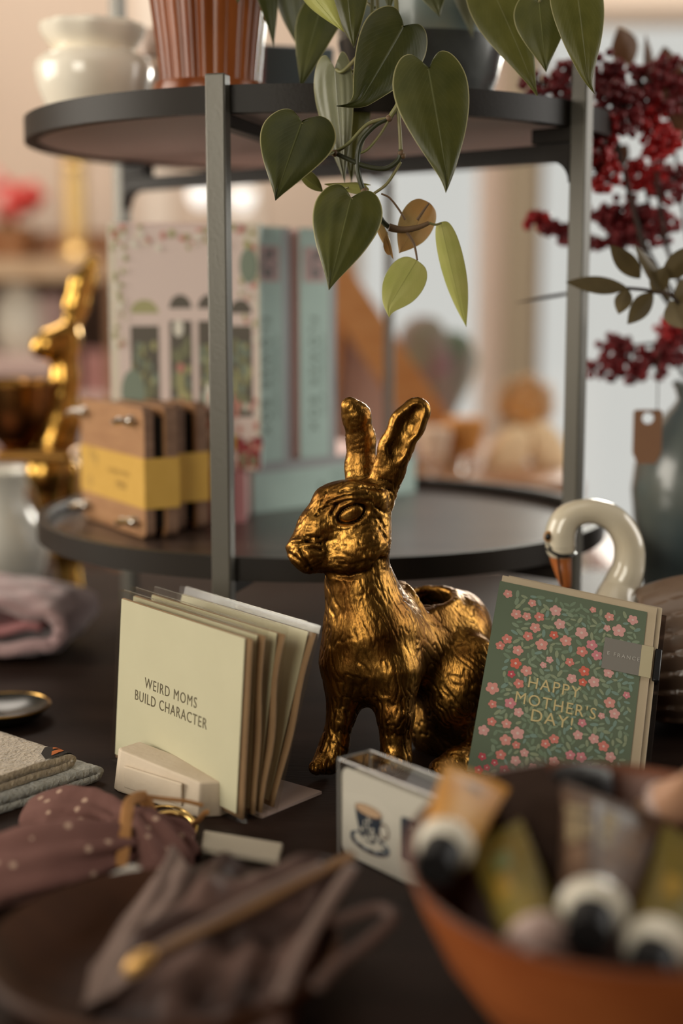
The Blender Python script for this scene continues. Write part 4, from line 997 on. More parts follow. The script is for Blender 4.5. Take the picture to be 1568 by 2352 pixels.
def gold_nodes(nt, b, hi, lo, dark, bumps=0.5):
    tc = nt.nodes.new('ShaderNodeTexCoord'); n = nt.nodes.new('ShaderNodeTexNoise'); n.inputs['Scale'].default_value = 38; n.inputs['Detail'].default_value = 7
    nt.links.new(tc.outputs['Object'], n.inputs['Vector'])
    r = nt.nodes.new('ShaderNodeValToRGB'); r.color_ramp.elements[0].position = .34; r.color_ramp.elements[0].color = lo; r.color_ramp.elements[1].position = .66; r.color_ramp.elements[1].color = hi
    nt.links.new(n.outputs['Fac'], r.inputs['Fac'])
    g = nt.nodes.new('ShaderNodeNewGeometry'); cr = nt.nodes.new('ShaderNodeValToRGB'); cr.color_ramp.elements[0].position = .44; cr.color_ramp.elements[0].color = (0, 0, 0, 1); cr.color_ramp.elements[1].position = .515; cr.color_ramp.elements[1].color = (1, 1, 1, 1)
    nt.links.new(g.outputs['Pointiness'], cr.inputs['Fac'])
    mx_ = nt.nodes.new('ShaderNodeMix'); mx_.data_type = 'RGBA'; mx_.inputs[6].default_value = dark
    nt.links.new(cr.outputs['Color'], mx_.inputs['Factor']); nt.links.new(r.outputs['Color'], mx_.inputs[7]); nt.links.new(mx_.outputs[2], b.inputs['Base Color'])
    n2 = nt.nodes.new('ShaderNodeTexNoise'); n2.inputs['Scale'].default_value = 560; n2.inputs['Detail'].default_value = 6
    mp = nt.nodes.new('ShaderNodeMapping'); mp.inputs['Scale'].default_value = (1, 1, 0.35); mp.inputs['Rotation'].default_value = (0, 0.35, 0)
    nt.links.new(tc.outputs['Object'], mp.inputs['Vector']); nt.links.new(mp.outputs[0], n2.inputs['Vector'])
    bp = nt.nodes.new('ShaderNodeBump'); bp.inputs['Strength'].default_value = bumps; bp.inputs['Distance'].default_value = 0.0008
    nt.links.new(n2.outputs['Fac'], bp.inputs['Height']); nt.links.new(bp.outputs[0], b.inputs['Normal'])
    rr = nt.nodes.new('ShaderNodeMapRange'); rr.inputs['To Min'].default_value = 0.42; rr.inputs['To Max'].default_value = 0.24
    nt.links.new(n.outputs['Fac'], rr.inputs['Value']); nt.links.new(rr.outputs[0], b.inputs['Roughness'])
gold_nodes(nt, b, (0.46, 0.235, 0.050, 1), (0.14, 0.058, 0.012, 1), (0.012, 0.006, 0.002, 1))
mb = skin_mb(hare_sdf, (-0.045, 0.815, 0.0), (0.125, 1.0, 0.262), 0.0009, hare_disp, 2)
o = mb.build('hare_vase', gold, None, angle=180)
tag(o, 'large antique gold hare figure with ears up and an open vase hole in its back', 'hare figure')

# ================================================================ BRASS STANDING HARE AT THE LEFT
BY = 1.40
def bp_(x, y, dy=0.0): return tuple(at(x, y, BY+dy))
def segb(pts, P, k=.01, sc=None):
    d = None; f = 1/2310.0
    for a, c in zip(pts[:-1], pts[1:]):
        q = sd_cone(P, bp_(*a[:3]), bp_(*c[:3]), a[3]*f, c[3]*f, sc); d = q if d is None else smin(d, q, k)
    return d
def brass_sdf(P):
    d = segb([(148, 800, 0, 34), (150, 870, 0, 30), (140, 960, 0, 44), (128, 1010, 0, 48)], P)
    d = smin(d, segb([(150, 775, 0, 36), (110, 792, -.01, 30), (92, 800, -.012, 20)], P), .008)
    d = smin(d, segb([(160, 760, .004, 16), (170, 700, .004, 20), (182, 650, .004, 19), (212, 592, .004, 8)], P, sc=(1, 1.4, 1)), .006)
    d = smin(d, segb([(168, 760, .03, 16), (182, 700, .034, 20), (200, 650, .036, 16), (222, 600, .036, 8)], P, sc=(1, 1.4, 1)), .006)
    d = smin(d, segb([(125, 905, -.004, 18), (90, 955, -.02, 13), (60, 1000, -.02, 11)], P), .008)      # arm towards the bowl
    d = smin(d, segb([(120, 1010, 0, 46), (105, 1085, -.006, 40), (112, 1150, -.004, 26)], P), .01)     # thigh
    d = smin(d, segb([(112, 1150, -.004, 26), (140, 1270, 0, 17), (152, 1370, 0, 12), (158, 1392, 0, 12)], P), .008)
    d = smin(d, segb([(150, 1080, .03, 34), (165, 1270, .03, 17), (184, 1380, .022, 11), (196, 1404, .018, 12)], P), .008)
    d = smin(d, segb([(190, 1406, .018, 11), (150, 1412, .0, 12), (118, 1408, -.01, 12)], P), .006)
    d = smax(d, -(P[..., 2]-0.0005), .001)
    return d
bh = thing('hare_statue', 'slender polished brass hare statue standing behind the left of the stand, holding a bowl', 'statue', (at(150, 700, BY).x, BY, 0))
brass = mat('polished_brass', (0.62, 0.38, 0.09, 1), rough=0.22, metal=1.0, col2=(0.50, 0.27, 0.06, 1), vscale=20)
lo = at(20, 1000, BY-.06); hi = at(270, 1000, BY)
skin_mb(brass_sdf, (lo.x, BY-.07, 0), (hi.x+.02, BY+.09, .37), 0.0022, None, 2).build('body', brass, bh, angle=180)
bc = at(36, 940, BY-.03); M = Matrix.Translation(bc)
MB().lathe([(0.001, -0.040), (0.012, -0.040), (0.016, -0.034), (0.026, -0.022), (0.035, 0.0), (0.038, 0.026), (0.0365, 0.026), (0.033, 0.0), (0.022, -0.022), (0.001, -0.028)], 48, M).build('bowl', mat('brass_bowl', (0.22, 0.10, 0.03, 1), rough=0.25, metal=1.0), bh)
MB().lathe([(0.0385, 0.0235), (0.0395, 0.026), (0.0385, 0.0285), (0.0365, 0.026)], 48, M).build('bowl_rim', brass, bh)
sl = at(110, 1032, BY); MB().box((sl.x-0.040, BY-0.05, sl.z-0.007), (sl.x+0.032, BY+0.01, sl.z+0.004)).build('tray', mat('brass_dark', (0.30, 0.15, 0.04, 1), rough=0.3, metal=1.0), bh, bevel=0.003)

# white pitcher behind it
pc = at(20, 1225, 1.47); M = Matrix.Translation((pc.x-0.01, 1.47, 0))
wp = thing('white_pitcher', 'white ceramic pitcher with a curved handle behind the left side of the stand', 'pitcher', (pc.x-0.01, 1.47, 0))
wc = mat('white_ceramic', (0.72, 0.70, 0.62, 1), rough=0.25, coat=0.3)
MB().lathe([(0.001, 0.0), (0.034, 0.0), (0.044, 0.012), (0.050, 0.035), (0.047, 0.058), (0.036, 0.075), (0.028, 0.09), (0.030, 0.112), (0.036, 0.122), (0.033, 0.122), (0.026, 0.10), (0.001, 0.08)], 56, M).build('body', wc, wp)
MB().tube(smooth_path([(pc.x+0.018, 1.47, 0.110), (pc.x+0.04, 1.47, 0.112), (pc.x+0.043, 1.47, 0.085), (pc.x+0.033, 1.47, 0.055)], 8), 0.006, 12).build('handle', wc, wp)

# ================================================================ SWAN
SY = 0.985
cer = mat('swan_glaze', (0.60, 0.52, 0.38, 1), rough=0.15, coat=0.6, col2=(0.64, 0.57, 0.44, 1), vscale=20, bump=0.04, bscale=60)
glaze_shaded = mat('swan_glaze_shaded', (0.16, 0.105, 0.072, 1), rough=0.22, coat=0.3, col2=(0.22, 0.15, 0.105, 1), vscale=26)  # cream glaze painted brown: the shade on body and wing is in the colour
sw = thing('swan_planter', 'cream glazed ceramic swan planter with a curled neck, behind the flowered card', 'swan figure', (0.235, 0.975, 0))
neck = [(1287, 1256, 34), (1287, 1222, 35), (1302, 1192, 33), (1335, 1176, 29), (1375, 1177, 29), (1415, 1198, 31), (1442, 1245, 34), (1443, 1300, 37), (1424, 1350, 43), (1412, 1400, 52), (1440, 1470, 70), (1500, 1540, 90)]
pth = smooth_path([at(x, y, SY-0.008*max(0, (k-8))) for k, (x, y, r) in enumerate(neck)], 8); rr = lerp_list([n[2]/FPX*1.0 for n in neck], len(pth))
hb = MB(); hb.tube(pth, rr, 28); hb.sphere(pth[0], rr[0]*1.0, 24, 16); hb.build('head_and_neck', cer, sw, angle=180)
bk0 = at(1286, 1268, SY); bk1 = at(1300, 1352, SY-.004)
MB().tube(smooth_path([at(1285, 1262, SY), at(1288, 1285, SY), at(1294, 1318, SY-.003), at(1301, 1352, SY-.005)], 5), lerp_list([0.0082, 0.0075, 0.0058, 0.003], 16), 18).build('beak', mat('beak_orange', (0.36, 0.10, 0.025, 1), rough=0.3, col2=(0.46, 0.15, 0.04, 1), vscale=60), sw, angle=180)
bl = mat('painted_black', (0.012, 0.011, 0.010, 1), rough=0.3)
mk = MB()
ringp = []
for k in range(25):                       # black mask line round the root of the beak, rising to a point in front of the eye
    a = 2*PI*k/24; ringp.append(Vector((bk0.x+0.0006, SY, 0)) + Vector((0.0098*math.cos(a), 0.0098*math.sin(a), at(1287, 1272-9*max(0, -math.cos(a)-.2)*1.8, SY).z)))
mk.tube(ringp, 0.0014, 8)
mk.tube([at(1266, 1262, SY-.0068), at(1258, 1246, SY-.0045)], [0.0016, 0.0006], 8)
c0 = [at(1281, 1280, SY-.0082), at(1284, 1310, SY-.0085), at(1290, 1345, SY-.0075)]
mk.tube(c0, 0.0007, 8); mk.build('beak_marking', bl, sw)
ey = at(1258, 1233, SY-.0075); e = MB(); e.sphere(ey, (0.0022, 0.0015, 0.0026), 12, 8); e.build('eye', bl, sw)
e = MB(); e.sphere(ey+Vector((0.0006, 0.0009, 0)), (0.0036, 0.0013, 0.0042), 12, 8); e.build('eye_ring', mat('eye_amber', (0.42, 0.22, 0.08, 1), rough=0.3), sw)
bd = MB(); bd.sphere((0.262, 0.985, 0.050), (0.088, 0.054, 0.050), 48, 28)
bd.v = [Vector((v.x, v.y, max(v.z, 0.0005))) for v in bd.v]; bd.build('body', glaze_shaded, sw)
wg = MB()
def wing(u, v):
    # layered feathers lying over the near side of the body
    a = 0.15+2.2*v; x = 0.205+0.150*u
    r = 0.054*math.sqrt(max(0.02, 1-((x-0.262)/0.098)**2)); ridge = 0.0028*(1-((v*9+u*1.2) % 1.0))
    return (x, 0.985-(r+0.003+ridge)*math.sin(a)*1.0, 0.048+(r*1.02+0.003+ridge)*math.cos(a)*0.98+0.012*u)
wg.grid(wing, 40, 90); wg.build('wing', glaze_shaded, sw, solid=0.0015, angle=60)

# ================================================================ BLUE VASE AND BERRIES
vx = 0.302; VY = 1.16
vz = lambda y: at(1500, y, VY).z
va = thing('blue_vase', 'tall dark slate blue glazed vase at the right edge of the table', 'vase', (vx, VY, 0))
M = Matrix.Translation((vx, VY, 0))
MB().lathe([(0.001, 0), (0.040, 0), (0.043, 0.008), (0.049, 0.045), (0.0545, 0.085), (0.0605, 0.12), (0.0625, 0.143), (0.060, 0.165), (0.052, 0.185), (0.040, 0.202), (0.031, 0.212), (0.0275, 0.218), (0.030, 0.226), (0.0325, 0.230), (0.0305, 0.232), (0.026, 0.222), (0.030, 0.205), (0.001, 0.06)], 80, M).build(
    'body', mat('slate_glaze', (0.050, 0.070, 0.075, 1), rough=0.28, col2=(0.105, 0.115, 0.10, 1), vscale=13, coat=0.3, bump=0.08, bscale=40), va)
red = mat('berry_red', (0.55, 0.018, 0.018, 1), rough=0.38, col2=(0.38, 0.010, 0.014, 1), vscale=70)
redd = mat('berry_dark_red', (0.15, 0.012, 0.016, 1), rough=0.45, col2=(0.22, 0.014, 0.018, 1), vscale=70)
twig = mat('twig_brown', (0.035, 0.018, 0.010, 1), rough=0.8)
bleaf = mat('bronze_leaf', (0.095, 0.070, 0.030, 1), rough=0.5, col2=(0.13, 0.095, 0.04, 1), vscale=60, transl=0.25)
bleaf2 = mat('brown_leaf', (0.12, 0.055, 0.025, 1), rough=0.6, col2=(0.15, 0.08, 0.04, 1), vscale=60, transl=0.25)
mouth = Vector((vx, VY, 0.225))
rb = random.Random(21)
def cluster(parent, c, rx, rz, n, m, stem_from, br=0.0034, Y=None):
    """one spray of berries: berries on short stalks round a centre"""
    mb_ = MB(); tw_ = MB()
    for i in range(n):
        a = rb.uniform(0, 2*PI); q = rb.random()**0.6
        p_ = c+Vector((rx*q*math.cos(a), rb.gauss(0, 0.4)*rx*0.8, rz*q*math.sin(a)))
        mb_.sphere(p_, br*rb.uniform(.8, 1.15), 9, 7)
        if i % 3 == 0: tw_.tube([stem_from.lerp(c, 0.85), p_], 0.0005, 4, caps=False)
    tw_.tube([stem_from, c], 0.0011, 6)
    tw_.build('twig', twig, parent); mb_.build('berry_cluster', m, parent)
def simple_leaf(parent, a, t, wpx, Y0, Y1, m, roll=0.0, fold=0.2):
    A = at(*a, Y0); T = at(*t, Y1); ax = (T-A); Ln = ax.length; X = ax.normalized(); nrm = Vector((0, -1, 0.1)); nrm = Matrix.Rotation(roll, 3, X) @ (nrm-X*nrm.dot(X)).normalized(); Yv = nrm.cross(X); W = wpx/FPX*(Y0+Y1)/2
    def fn(u, v):
        s = 2*u-1; w = W*0.5*math.sin(PI*min(1, v**0.85))**0.9*s; return A+X*(v*Ln)+Yv*w+nrm*(-fold*abs(w)-0.08*Ln*v*v+0.08*Ln*v)
    MB().grid(fn, 8, 18).build('leaf', m, parent, angle=180)
branches = [
 ('berry branch with the large bright red cluster beside the right post', [(1500, 640), (1440, 420), (1400, 300)], [(1372, 300, 46, 62, 60, red), (1385, 395, 45, 45, 40, red), (1350, 345, 26, 32, 22, red), (1420, 250, 48, 60, 50, redd)]),
 ('berry branch rising to a dark red cluster under the hanging leaf', [(1480, 560), (1400, 260), (1330, 190)], [(1300, 190, 40, 50, 34, redd), (1240, 195, 46, 28, 22, redd), (1390, 180, 40, 55, 40, redd)]),
 ('berry branch with a tall dark red plume at the upper right', [(1540, 600), (1500, 350), (1470, 180)], [(1460, 210, 55, 60, 55, redd), (1490, 270, 46, 60, 45, red), (1540, 190, 46, 70, 50, redd), (1520, 330, 42, 46, 40, red)]),
 ('berry branch with bright red sprays above the bronze leaves', [(1560, 640), (1500, 500), (1480, 420)], [(1480, 405, 46, 40, 44, red), (1540, 420, 50, 50, 44, redd), (1440, 500, 55, 50, 44, redd), (1500, 520, 60, 45, 44, redd), (1390, 490, 30, 22, 16, redd), (1450, 545, 50, 40, 34, redd), (1370, 560, 22, 20, 12, redd)]),
 ('thin berry branch whose small red tip shows left of the right post', [(1500, 640), (1400, 560), (1300, 525), (1225, 505)], [(1232, 508, 34, 18, 20, red), (1265, 520, 28, 18, 14, redd), (1300, 535, 22, 24, 12, redd), (1345, 490, 20, 30, 12, redd)]),
 ('berry branch drooping in front of the blue vase', [(1568, 860), (1550, 800), (1500, 790), (1420, 800)], [(1415, 800, 40, 34, 26, redd), (1385, 850, 42, 28, 20, redd), (1500, 830, 54, 42, 44, redd), (1545, 800, 40, 56, 44, redd), (1450, 855, 36, 24, 16, redd), (1540, 760, 40, 30, 26, red)]),
]
for bi, (lab, path, cl) in enumerate(branches):
    Yb = 1.13+0.012*bi
    t = thing('berry_branch', lab, 'branch', mouth, group='red berry branches in the blue vase')
    pts = [mouth+Vector((rb.uniform(-.012, .012), rb.uniform(-.01, .01), -0.05)), mouth+Vector((rb.uniform(-.01, .01), 0, 0.01))]+[at(x, y, Yb) for x, y in path]
    sp = smooth_path(pts, 6); MB().tube(sp, lerp_list([0.0022, 0.0012], len(sp)), 8).build('stem', twig, t)
    for (x, y, rx, rz, n, m) in cl:
        c = at(x, y, Yb); f = Yb/FPX; near = min(sp, key=lambda p_: (p_-c).length)
        cluster(t, c, rx*f, rz*f, int(n*1.35), m, near)
lv = thing('leaf_branch', 'branch of pointed bronze green leaves in the blue vase, reaching left across the post', 'branch', mouth)
pts = [mouth+Vector((0, 0, -0.05)), mouth+Vector((0, 0, 0.01))]+[at(x, y, 1.03) for x, y in ((1560, 700), (1500, 670), (1440, 662))]
MB().tube(smooth_path(pts, 6), 0.0013, 8).build('stem', twig, lv)
for (a, t_, w, r_) in (((1440, 660), (1298, 648), 44, 0.3), ((1470, 640), (1400, 562), 46, -0.4), ((1440, 662), (1420, 722), 40, 0.3), ((1500, 672), (1440, 745), 48, -0.2), ((1540, 690), (1568, 755), 60, 0.3), ((1540, 690), (1455, 560), 40, 0.5), ((1520, 640), (1620, 560), 60, 0.3), ((1500, 675), (1530, 610), 44, -0.2), ((1550, 690), (1620, 640), 60, 0.1)):
    simple_leaf(lv, a, t_, w, 1.03, 1.02, bleaf, r_)
simple_leaf(lv, (1345, 668), (1180, 697), 22, 1.10, 1.12, mat('leaf_dark_twig', (0.030, 0.018, 0.012, 1), rough=0.6), 1.1)  # dark leaf by the twig
MB().tube(smooth_path([at(1440, 662, 1.03), at(1390, 664, 1.07), at(1340, 668, 1.10)], 5), 0.0009, 6).build('stem', twig, lv)
l2 = thing('leaf_branch', 'branch of brown leaves standing at the top of the berry bouquet', 'branch', mouth)
pts = [mouth+Vector((0.005, 0.01, -0.05)), mouth+Vector((0, 0.01, 0.01))]+[at(x, y, 1.20) for x, y in ((1570, 500), (1530, 250), (1450, 150))]
MB().tube(smooth_path(pts, 6), 0.0013, 8).build('stem', twig, l2)
for (a, t_, w, r_) in (((1450, 150), (1420, 62), 70, .2), ((1540, 250), (1525, 105), 80, -.3), ((1560, 330), (1610, 160), 90, .3), ((1500, 220), (1482, 78), 36, .6), ((1440, 330), (1375, 412), 56, .5), ((1540, 260), (1590, 200), 60, .1)):
    simple_leaf(l2, a, t_, w, 1.20, 1.19, bleaf2, r_)
# paper tag on a string
tg = thing('paper_tag', 'brown paper tag with a punched hole hanging on a thread beside the blue vase', 'tag', at(1488, 940, 1.10))
w_, h_ = 66/FPX*1.11, 124/FPX*1.11; o_ = at(1488, 941, 1.10)
poly = [(-w_/2, -h_), (w_/2, -h_), (w_/2, 0), (-w_/2, 0)]
n_ = 32; hole = [(0.0045*math.cos(2*PI*k/n_), -0.0065+0.0045*math.sin(2*PI*k/n_)) for k in range(n_)]
outer = []
for k in range(n_):
    a = 2*PI*k/n_; dx, dy = math.cos(a), math.sin(a); cy = -0.0065
    tx = (w_/2)/abs(dx) if abs(dx) > 1e-6 else 1e9; ty = ((0-cy) if dy > 0 else (h_+cy))/abs(dy) if abs(dy) > 1e-6 else 1e9
    outer.append((dx*min(tx, ty), cy+dy*min(tx, ty)))
MT = mx((1, 0, 0), (0, 0, 1), (0, -1, 0), o_)
MB().ring(outer, hole, -0.0003, 0.0003, MT).build('card', mat('kraft_tag', (0.30, 0.155, 0.085, 1), rough=0.8, transl=0.15), tg, smooth=False)
MB().tube([o_+Vector((0.001, 0.0, -0.003)), at(1509, 940, 1.10), at(1510, 905, 1.11), at(1510, 862, 1.12), at(1512, 800, 1.155)], 0.0005, 6).build('thread', twig, tg)

# ================================================================ CREAM GREETING CARDS IN THE BLOCK
V3 = Vector
cream = mat('cream_card', (0.53, 0.50, 0.345, 1), rough=0.6, col2=(0.51, 0.48, 0.33, 1), vscale=30)
kraft = mat('kraft_envelope', (0.33, 0.20, 0.10, 1), rough=0.8, col2=(0.30, 0.18, 0.09, 1), vscale=80)
slv = film('cellophane', tint=(0.955, 0.95, 0.93, 1), gloss=0.015, rough=0.16, fres=0.10)
ink = mat('olive_ink', (0.085, 0.065, 0.03, 1), rough=0.5)
ca, cb, cc = V3((-0.1447, 0.8979, 0.1097)), V3((-0.0528, 0.7832, 0.1127)), V3((-0.1491, 0.8916, 0.002))
along = V3(((cb-ca).x, (cb-ca).y, 0)).normalized(); back = V3((-along.y, along.x, 0))
if back.y < 0: back = -back
CW, CH = 0.1455, 0.1065
def greeting(t_off, lean, s_off, label, wavy=0.0, letters=False):
    L = math.radians(lean); up = back*math.sin(L)+V3((0, 0, 1))*math.cos(L)
    bl = V3((cc.x, cc.y, 0.0032))+back*t_off+along*s_off
    M = mx(along, up, along.cross(up), bl)
    t = thing('greeting_card', label, 'card', M=M, group='cream greeting cards in the block')
    c = MB(); c.box((0.003, 0.0035, -0.0009), (CW-0.0045, CH-0.001, -0.0001)); c.build('card', cream, t, world=False, smooth=False)
    e = MB()
    def env(u, v):
        return ((0.001+u*(CW-0.002)), 0.0005+v*(CH-0.0015), -0.0027+wavy*math.sin(v*9+1)*u*u*0.5)
    e.grid(env, 12, 12); e.build('envelope', kraft, t, world=False, solid=0.0016)
    s = MB(); s.box((-0.001, -0.0015, -0.0040), (CW+0.0012, CH+0.0042, 0.0006)); s.build('clear_sleeve', slv, t, world=False, smooth=False)
    f = MB(); f.box((0.0, CH+0.0040, -0.0040), (CW*0.92, CH+0.0045, -0.0034)); f.build('sleeve_fold', film('cellophane_edge', tint=(0.85, 0.83, 0.78, 1), gloss=0.05, rough=0.2, haze=0.05, fres=0.12), t, world=False, smooth=False)
    if letters:
        x = MB(); text_mesh(x, 'WEIRD MOMS', 0.0094, Matrix.Translation((CW*0.452, CH*0.54, -0.0001)), sx=0.90, space=1.18, bold=0.0)
        text_mesh(x, 'BUILD CHARACTER', 0.0094, Matrix.Translation((CW*0.452, CH*0.445, -0.0001)), sx=0.90, space=1.14, bold=0.0)
        x.build('lettering', ink, t, world=False, smooth=False)
    return t
greeting(0.0, 4.2, 0.0, 'front cream card lettered WEIRD MOMS BUILD CHARACTER, in a clear sleeve in the block', letters=True)
greeting(0.0102, 4.0, -0.002, 'plain cream sleeved card directly behind the lettered one', wavy=0.0015)
greeting(0.0158, 8.5, -0.002, 'third cream sleeved card from the front, its brown envelope edge wavy', wavy=0.003)
greeting(0.0265, 17.0, -0.006, 'rearmost cream sleeved card, leaning farthest back with a curling clear edge', wavy=0.002)
plaster = mat('cream_plaster', (0.60, 0.50, 0.38, 1), rough=0.85, col2=(0.56, 0.46, 0.34, 1), vscale=40, bump=0.25, bscale=160)
b0 = V3((-0.136, 0.838, 0)); b1 = V3((-0.083, 0.794, 0)); bx = (b1-b0).normalized(); byv = V3((-bx.y, bx.x, 0)); BW = (b1-b0).length
if byv.y < 0: byv = -byv
HB = mx(bx, byv, (0, 0, 1), (b0.x, b0.y, 0))
hb_ = thing('card_holder', 'cream plaster card holder block with a notch, in front of the cream cards', 'card holder', M=HB)
q = MB(); pts = [(-0.006, 0.0), (0.0, -0.002), (BW+0.001, -0.002), (BW+0.010, 0.008), (BW+0.010, 0.0215), (-0.006, 0.0215)]
top = [(-0.004, 0.003), (0.001, 0.001), (BW+0.0, 0.001), (BW+0.008, 0.010), (BW+0.008, 0.0205), (-0.004, 0.0205)]
n = len(pts); zs = (0.026, 0.026, 0.0205, 0.0205, 0.0205, 0.026)
q.add([(x, y, 0) for x, y in pts]+[(x, y, zs[i]) for i, (x, y) in enumerate(top)], [tuple(range(n-1, -1, -1)), tuple(range(n, 2*n))]+[(i, (i+1) % n, n+(i+1) % n, n+i) for i in range(n)])
q.build('front_block', plaster, hb_, world=False, bevel=0.0012, smooth=False)
q = MB(); q.box((0.006, -0.0024, 0.004), (BW-0.012, -0.0005, 0.018)); q.build('inset_panel', plaster, hb_, world=False, bevel=0.001, smooth=False)
q = MB(); q.box((0.01, 0.0215, 0.0), (BW+0.030, 0.075, 0.0018)); q.build('base_plate', mat('taupe_card', (0.28, 0.20, 0.165, 1), rough=0.8), hb_, world=False, smooth=False)
q = MB(); q.box((0.01, 0.068, 0.0018), (BW-0.01, 0.078, 0.020)); q.build('rear_block', plaster, hb_, world=False, bevel=0.0012, smooth=False)

# ================================================================ GREEN FLOWERED CARD
def solve_corners(TL, TR, BL, w, h, Y0):
    Y = np.array(Y0, float)
    def f(Y):
        a, b, c = at(*TL, Y[0]), at(*TR, Y[1]), at(*BL, Y[2]); u = b-a; v = c-a
        return np.array([u.length-w, v.length-h, u.dot(v)*10])
    for _ in range(60):
        J = np.zeros((3, 3)); f0 = f(Y)
        for k in range(3):
            d_ = np.zeros(3); d_[k] = 1e-5; J[:, k] = (f(Y+d_)-f0)/1e-5
        Y = Y-np.linalg.lstsq(J, f0, rcond=None)[0]*.5
    return at(*TL, Y[0]), at(*TR, Y[1]), at(*BL, Y[2])
MW, MH = 0.0945, 0.1285
ga, gb, gc = solve_corners((1148, 1334), (1486, 1406), (1072, 1770), MW, MH, [.88, .87, .80])
gu = (gb-ga).normalized(); gv = (ga-gc).normalized(); gn = gu.cross(gv)
MC = mx(gu, gv, gn, ga)
mc = thing('flowered_card', 'dark green card with pink flowers lettered HAPPY MOTHERS DAY, leaning by the swan', 'card', M=MC)
green = mat('card_green', (0.115, 0.148, 0.093, 1), rough=0.75)
MB().box((0, -MH, -0.0010), (MW, 0, 0)).build('card', green, mc, world=False, smooth=False)
c2 = mat('kraft_cream', (0.52, 0.42, 0.285, 1), rough=0.8, col2=(0.50, 0.40, 0.27, 1), vscale=50)
MB().box((0.0012, -MH, -0.0032), (MW+0.0062, 0.0052, -0.0014)).build('envelope', c2, mc, world=False, smooth=False, bevel=0.0004)
def zuv(x, y):      # a place on the card read off the photograph
    dx, dy = x-320, y-635; det = 1005*1295+225*215
    return ((dx*1295+225*dy)/det, (1005*dy-215*dx)/det)
FL = [(373,730,33,1),(538,795,30,1),(697,848,42,2),(428,875,38,1),(499,890,32,1),(585,893,36,0),(723,943,40,2),(555,970,38,1),(953,838,24,1),(1063,888,34,1),(1222,908,38,2),(1043,968,26,2),(1122,985,48,2),(868,1003,46,2),(505,1030,36,0),(680,1020,32,3),(760,1060,42,1),(933,1087,40,4),(865,1133,40,0),(965,1160,38,4),(595,1088,44,1),(363,1052,37,0),(316,1098,33,0),(434,1130,38,1),(646,1193,26,2),(603,1230,24,2),(780,1208,32,0),(875,1270,38,3),(418,1220,40,3),(489,1270,40,1),(388,1293,28,5),(437,1358,36,0),(790,1320,35,2),(862,1345,30,3),(937,1343,40,2),(1037,1280,36,2),(262,1390,46,1),(1150,1430,26,4),(1035,1482,40,1),(378,1490,40,4),(262,1497,30,0),(432,1550,34,2),(1063,1555,38,2),(977,1570,24,2),(847,1617,30,4),(255,1613,32,0),(352,1627,34,1),(202,1670,38,2),(423,1688,46,2),(345,1733,40,1),(413,1765,28,0),(660,1725,34,0),(603,1755,32,0),(817,1698,34,2),(920,1722,36,2),(980,1770,38,0),(465,1815,30,2),(193,1840,28,5),(312,1828,36,0),(407,1865,34,2),(272,1878,24,5),(762,1828,34,4),(832,1840,36,4),(1022,1838,36,2),(655,1870,36,2),(222,1910,22,5),(170,1925,30,5),(335,1925,36,5),(518,1905,30,2)]
fm = [mat('flower_coral', (0.60, 0.20, 0.16, 1), rough=.7), mat('flower_salmon', (0.62, 0.27, 0.225, 1), rough=.7), mat('flower_pink', (0.62, 0.32, 0.29, 1), rough=.7), mat('flower_scarlet', (0.60, 0.13, 0.085, 1), rough=.7), mat('flower_rose', (0.58, 0.21, 0.23, 1), rough=.7), mat('flower_crimson', (0.48, 0.07, 0.09, 1), rough=.7),
      mat('flower_eye', (0.66, 0.48, 0.42, 1), rough=.7), mat('print_leaf_a', (0.205, 0.265, 0.175, 1), rough=.7), mat('print_leaf_b', (0.165, 0.225, 0.145, 1), rough=.7), mat('print_leaf_c', (0.245, 0.285, 0.175, 1), rough=.7), mat('print_leaf_d', (0.18, 0.265, 0.215, 1), rough=.7)]
pr = MB(); rf = random.Random(4)
ZS = MW/1028.0
def petal(cx_, cy_, a, r0, r1, w, z, c):
    pr.cur = c; ca_, sa_ = math.cos(a), math.sin(a); ring_ = []
    for k in range(10):
        t_ = 2*PI*k/10; lx = (r0+r1)/2+(r1-r0)/2*math.cos(t_); ly = w*math.sin(t_)
        ring_.append((cx_+lx*ca_-ly*sa_, cy_+lx*sa_+ly*ca_, z))
    pr.add(ring_, [tuple(range(10))])
fpos = []
for i, (x, y, r, c) in enumerate(FL):
    u, v = zuv(x, y); fpos.append((u*MW, -v*MH, r*ZS))
lpos = []
tries = 0
while len(lpos) < 520 and tries < 30000:
    tries += 1
    x, y = rf.uniform(0.012, MW-0.004), -rf.uniform(0.005, MH-0.002)
    if rf.random() < max(0, 0.9-(-y)/0.03): continue
    ln = rf.uniform(0.0019, 0.0029); ok = all((x-a)**2+(y-b)**2 > (r_+ln*0.75)**2 for a, b, r_ in fpos) and all((x-a)**2+(y-b)**2 > (0.0031)**2 for a, b in lpos)
    if not ok: continue
    lpos.append((x, y)); a = rf.uniform(0, 2*PI)
    petal(x, y, a, -ln, ln, ln*rf.uniform(.36, .5), 0.00008, 7+rf.randrange(4))
for i, (x, y, r) in enumerate(fpos):
    a0 = rf.uniform(0, 2*PI)
    if x > MW-0.002: continue
    for k in range(5): petal(x, y, a0+k*2*PI/5, r*0.05, r*1.02, r*0.43, 0.00012+0.000004*k, FL[i][3])
    petal(x, y, 0, -r*0.22, r*0.22, r*0.22, 0.00017, 6)
pr.build('flower_print', fm, mc, world=False, smooth=False)
lt = MB()
for s_, (x, y), sx_, sz in (('HAPPY', (668, 1385), .92, .0107), ("MOTHER'S", (675, 1507), .90, .0107), ('DAY!', (650, 1600), .95, .0112)):
    u, v = zuv(x, y); text_mesh(lt, s_, sz, Matrix.Translation((u*MW, -v*MH, 0.00022)), sx=sx_, space=1.16, bold=0.0)
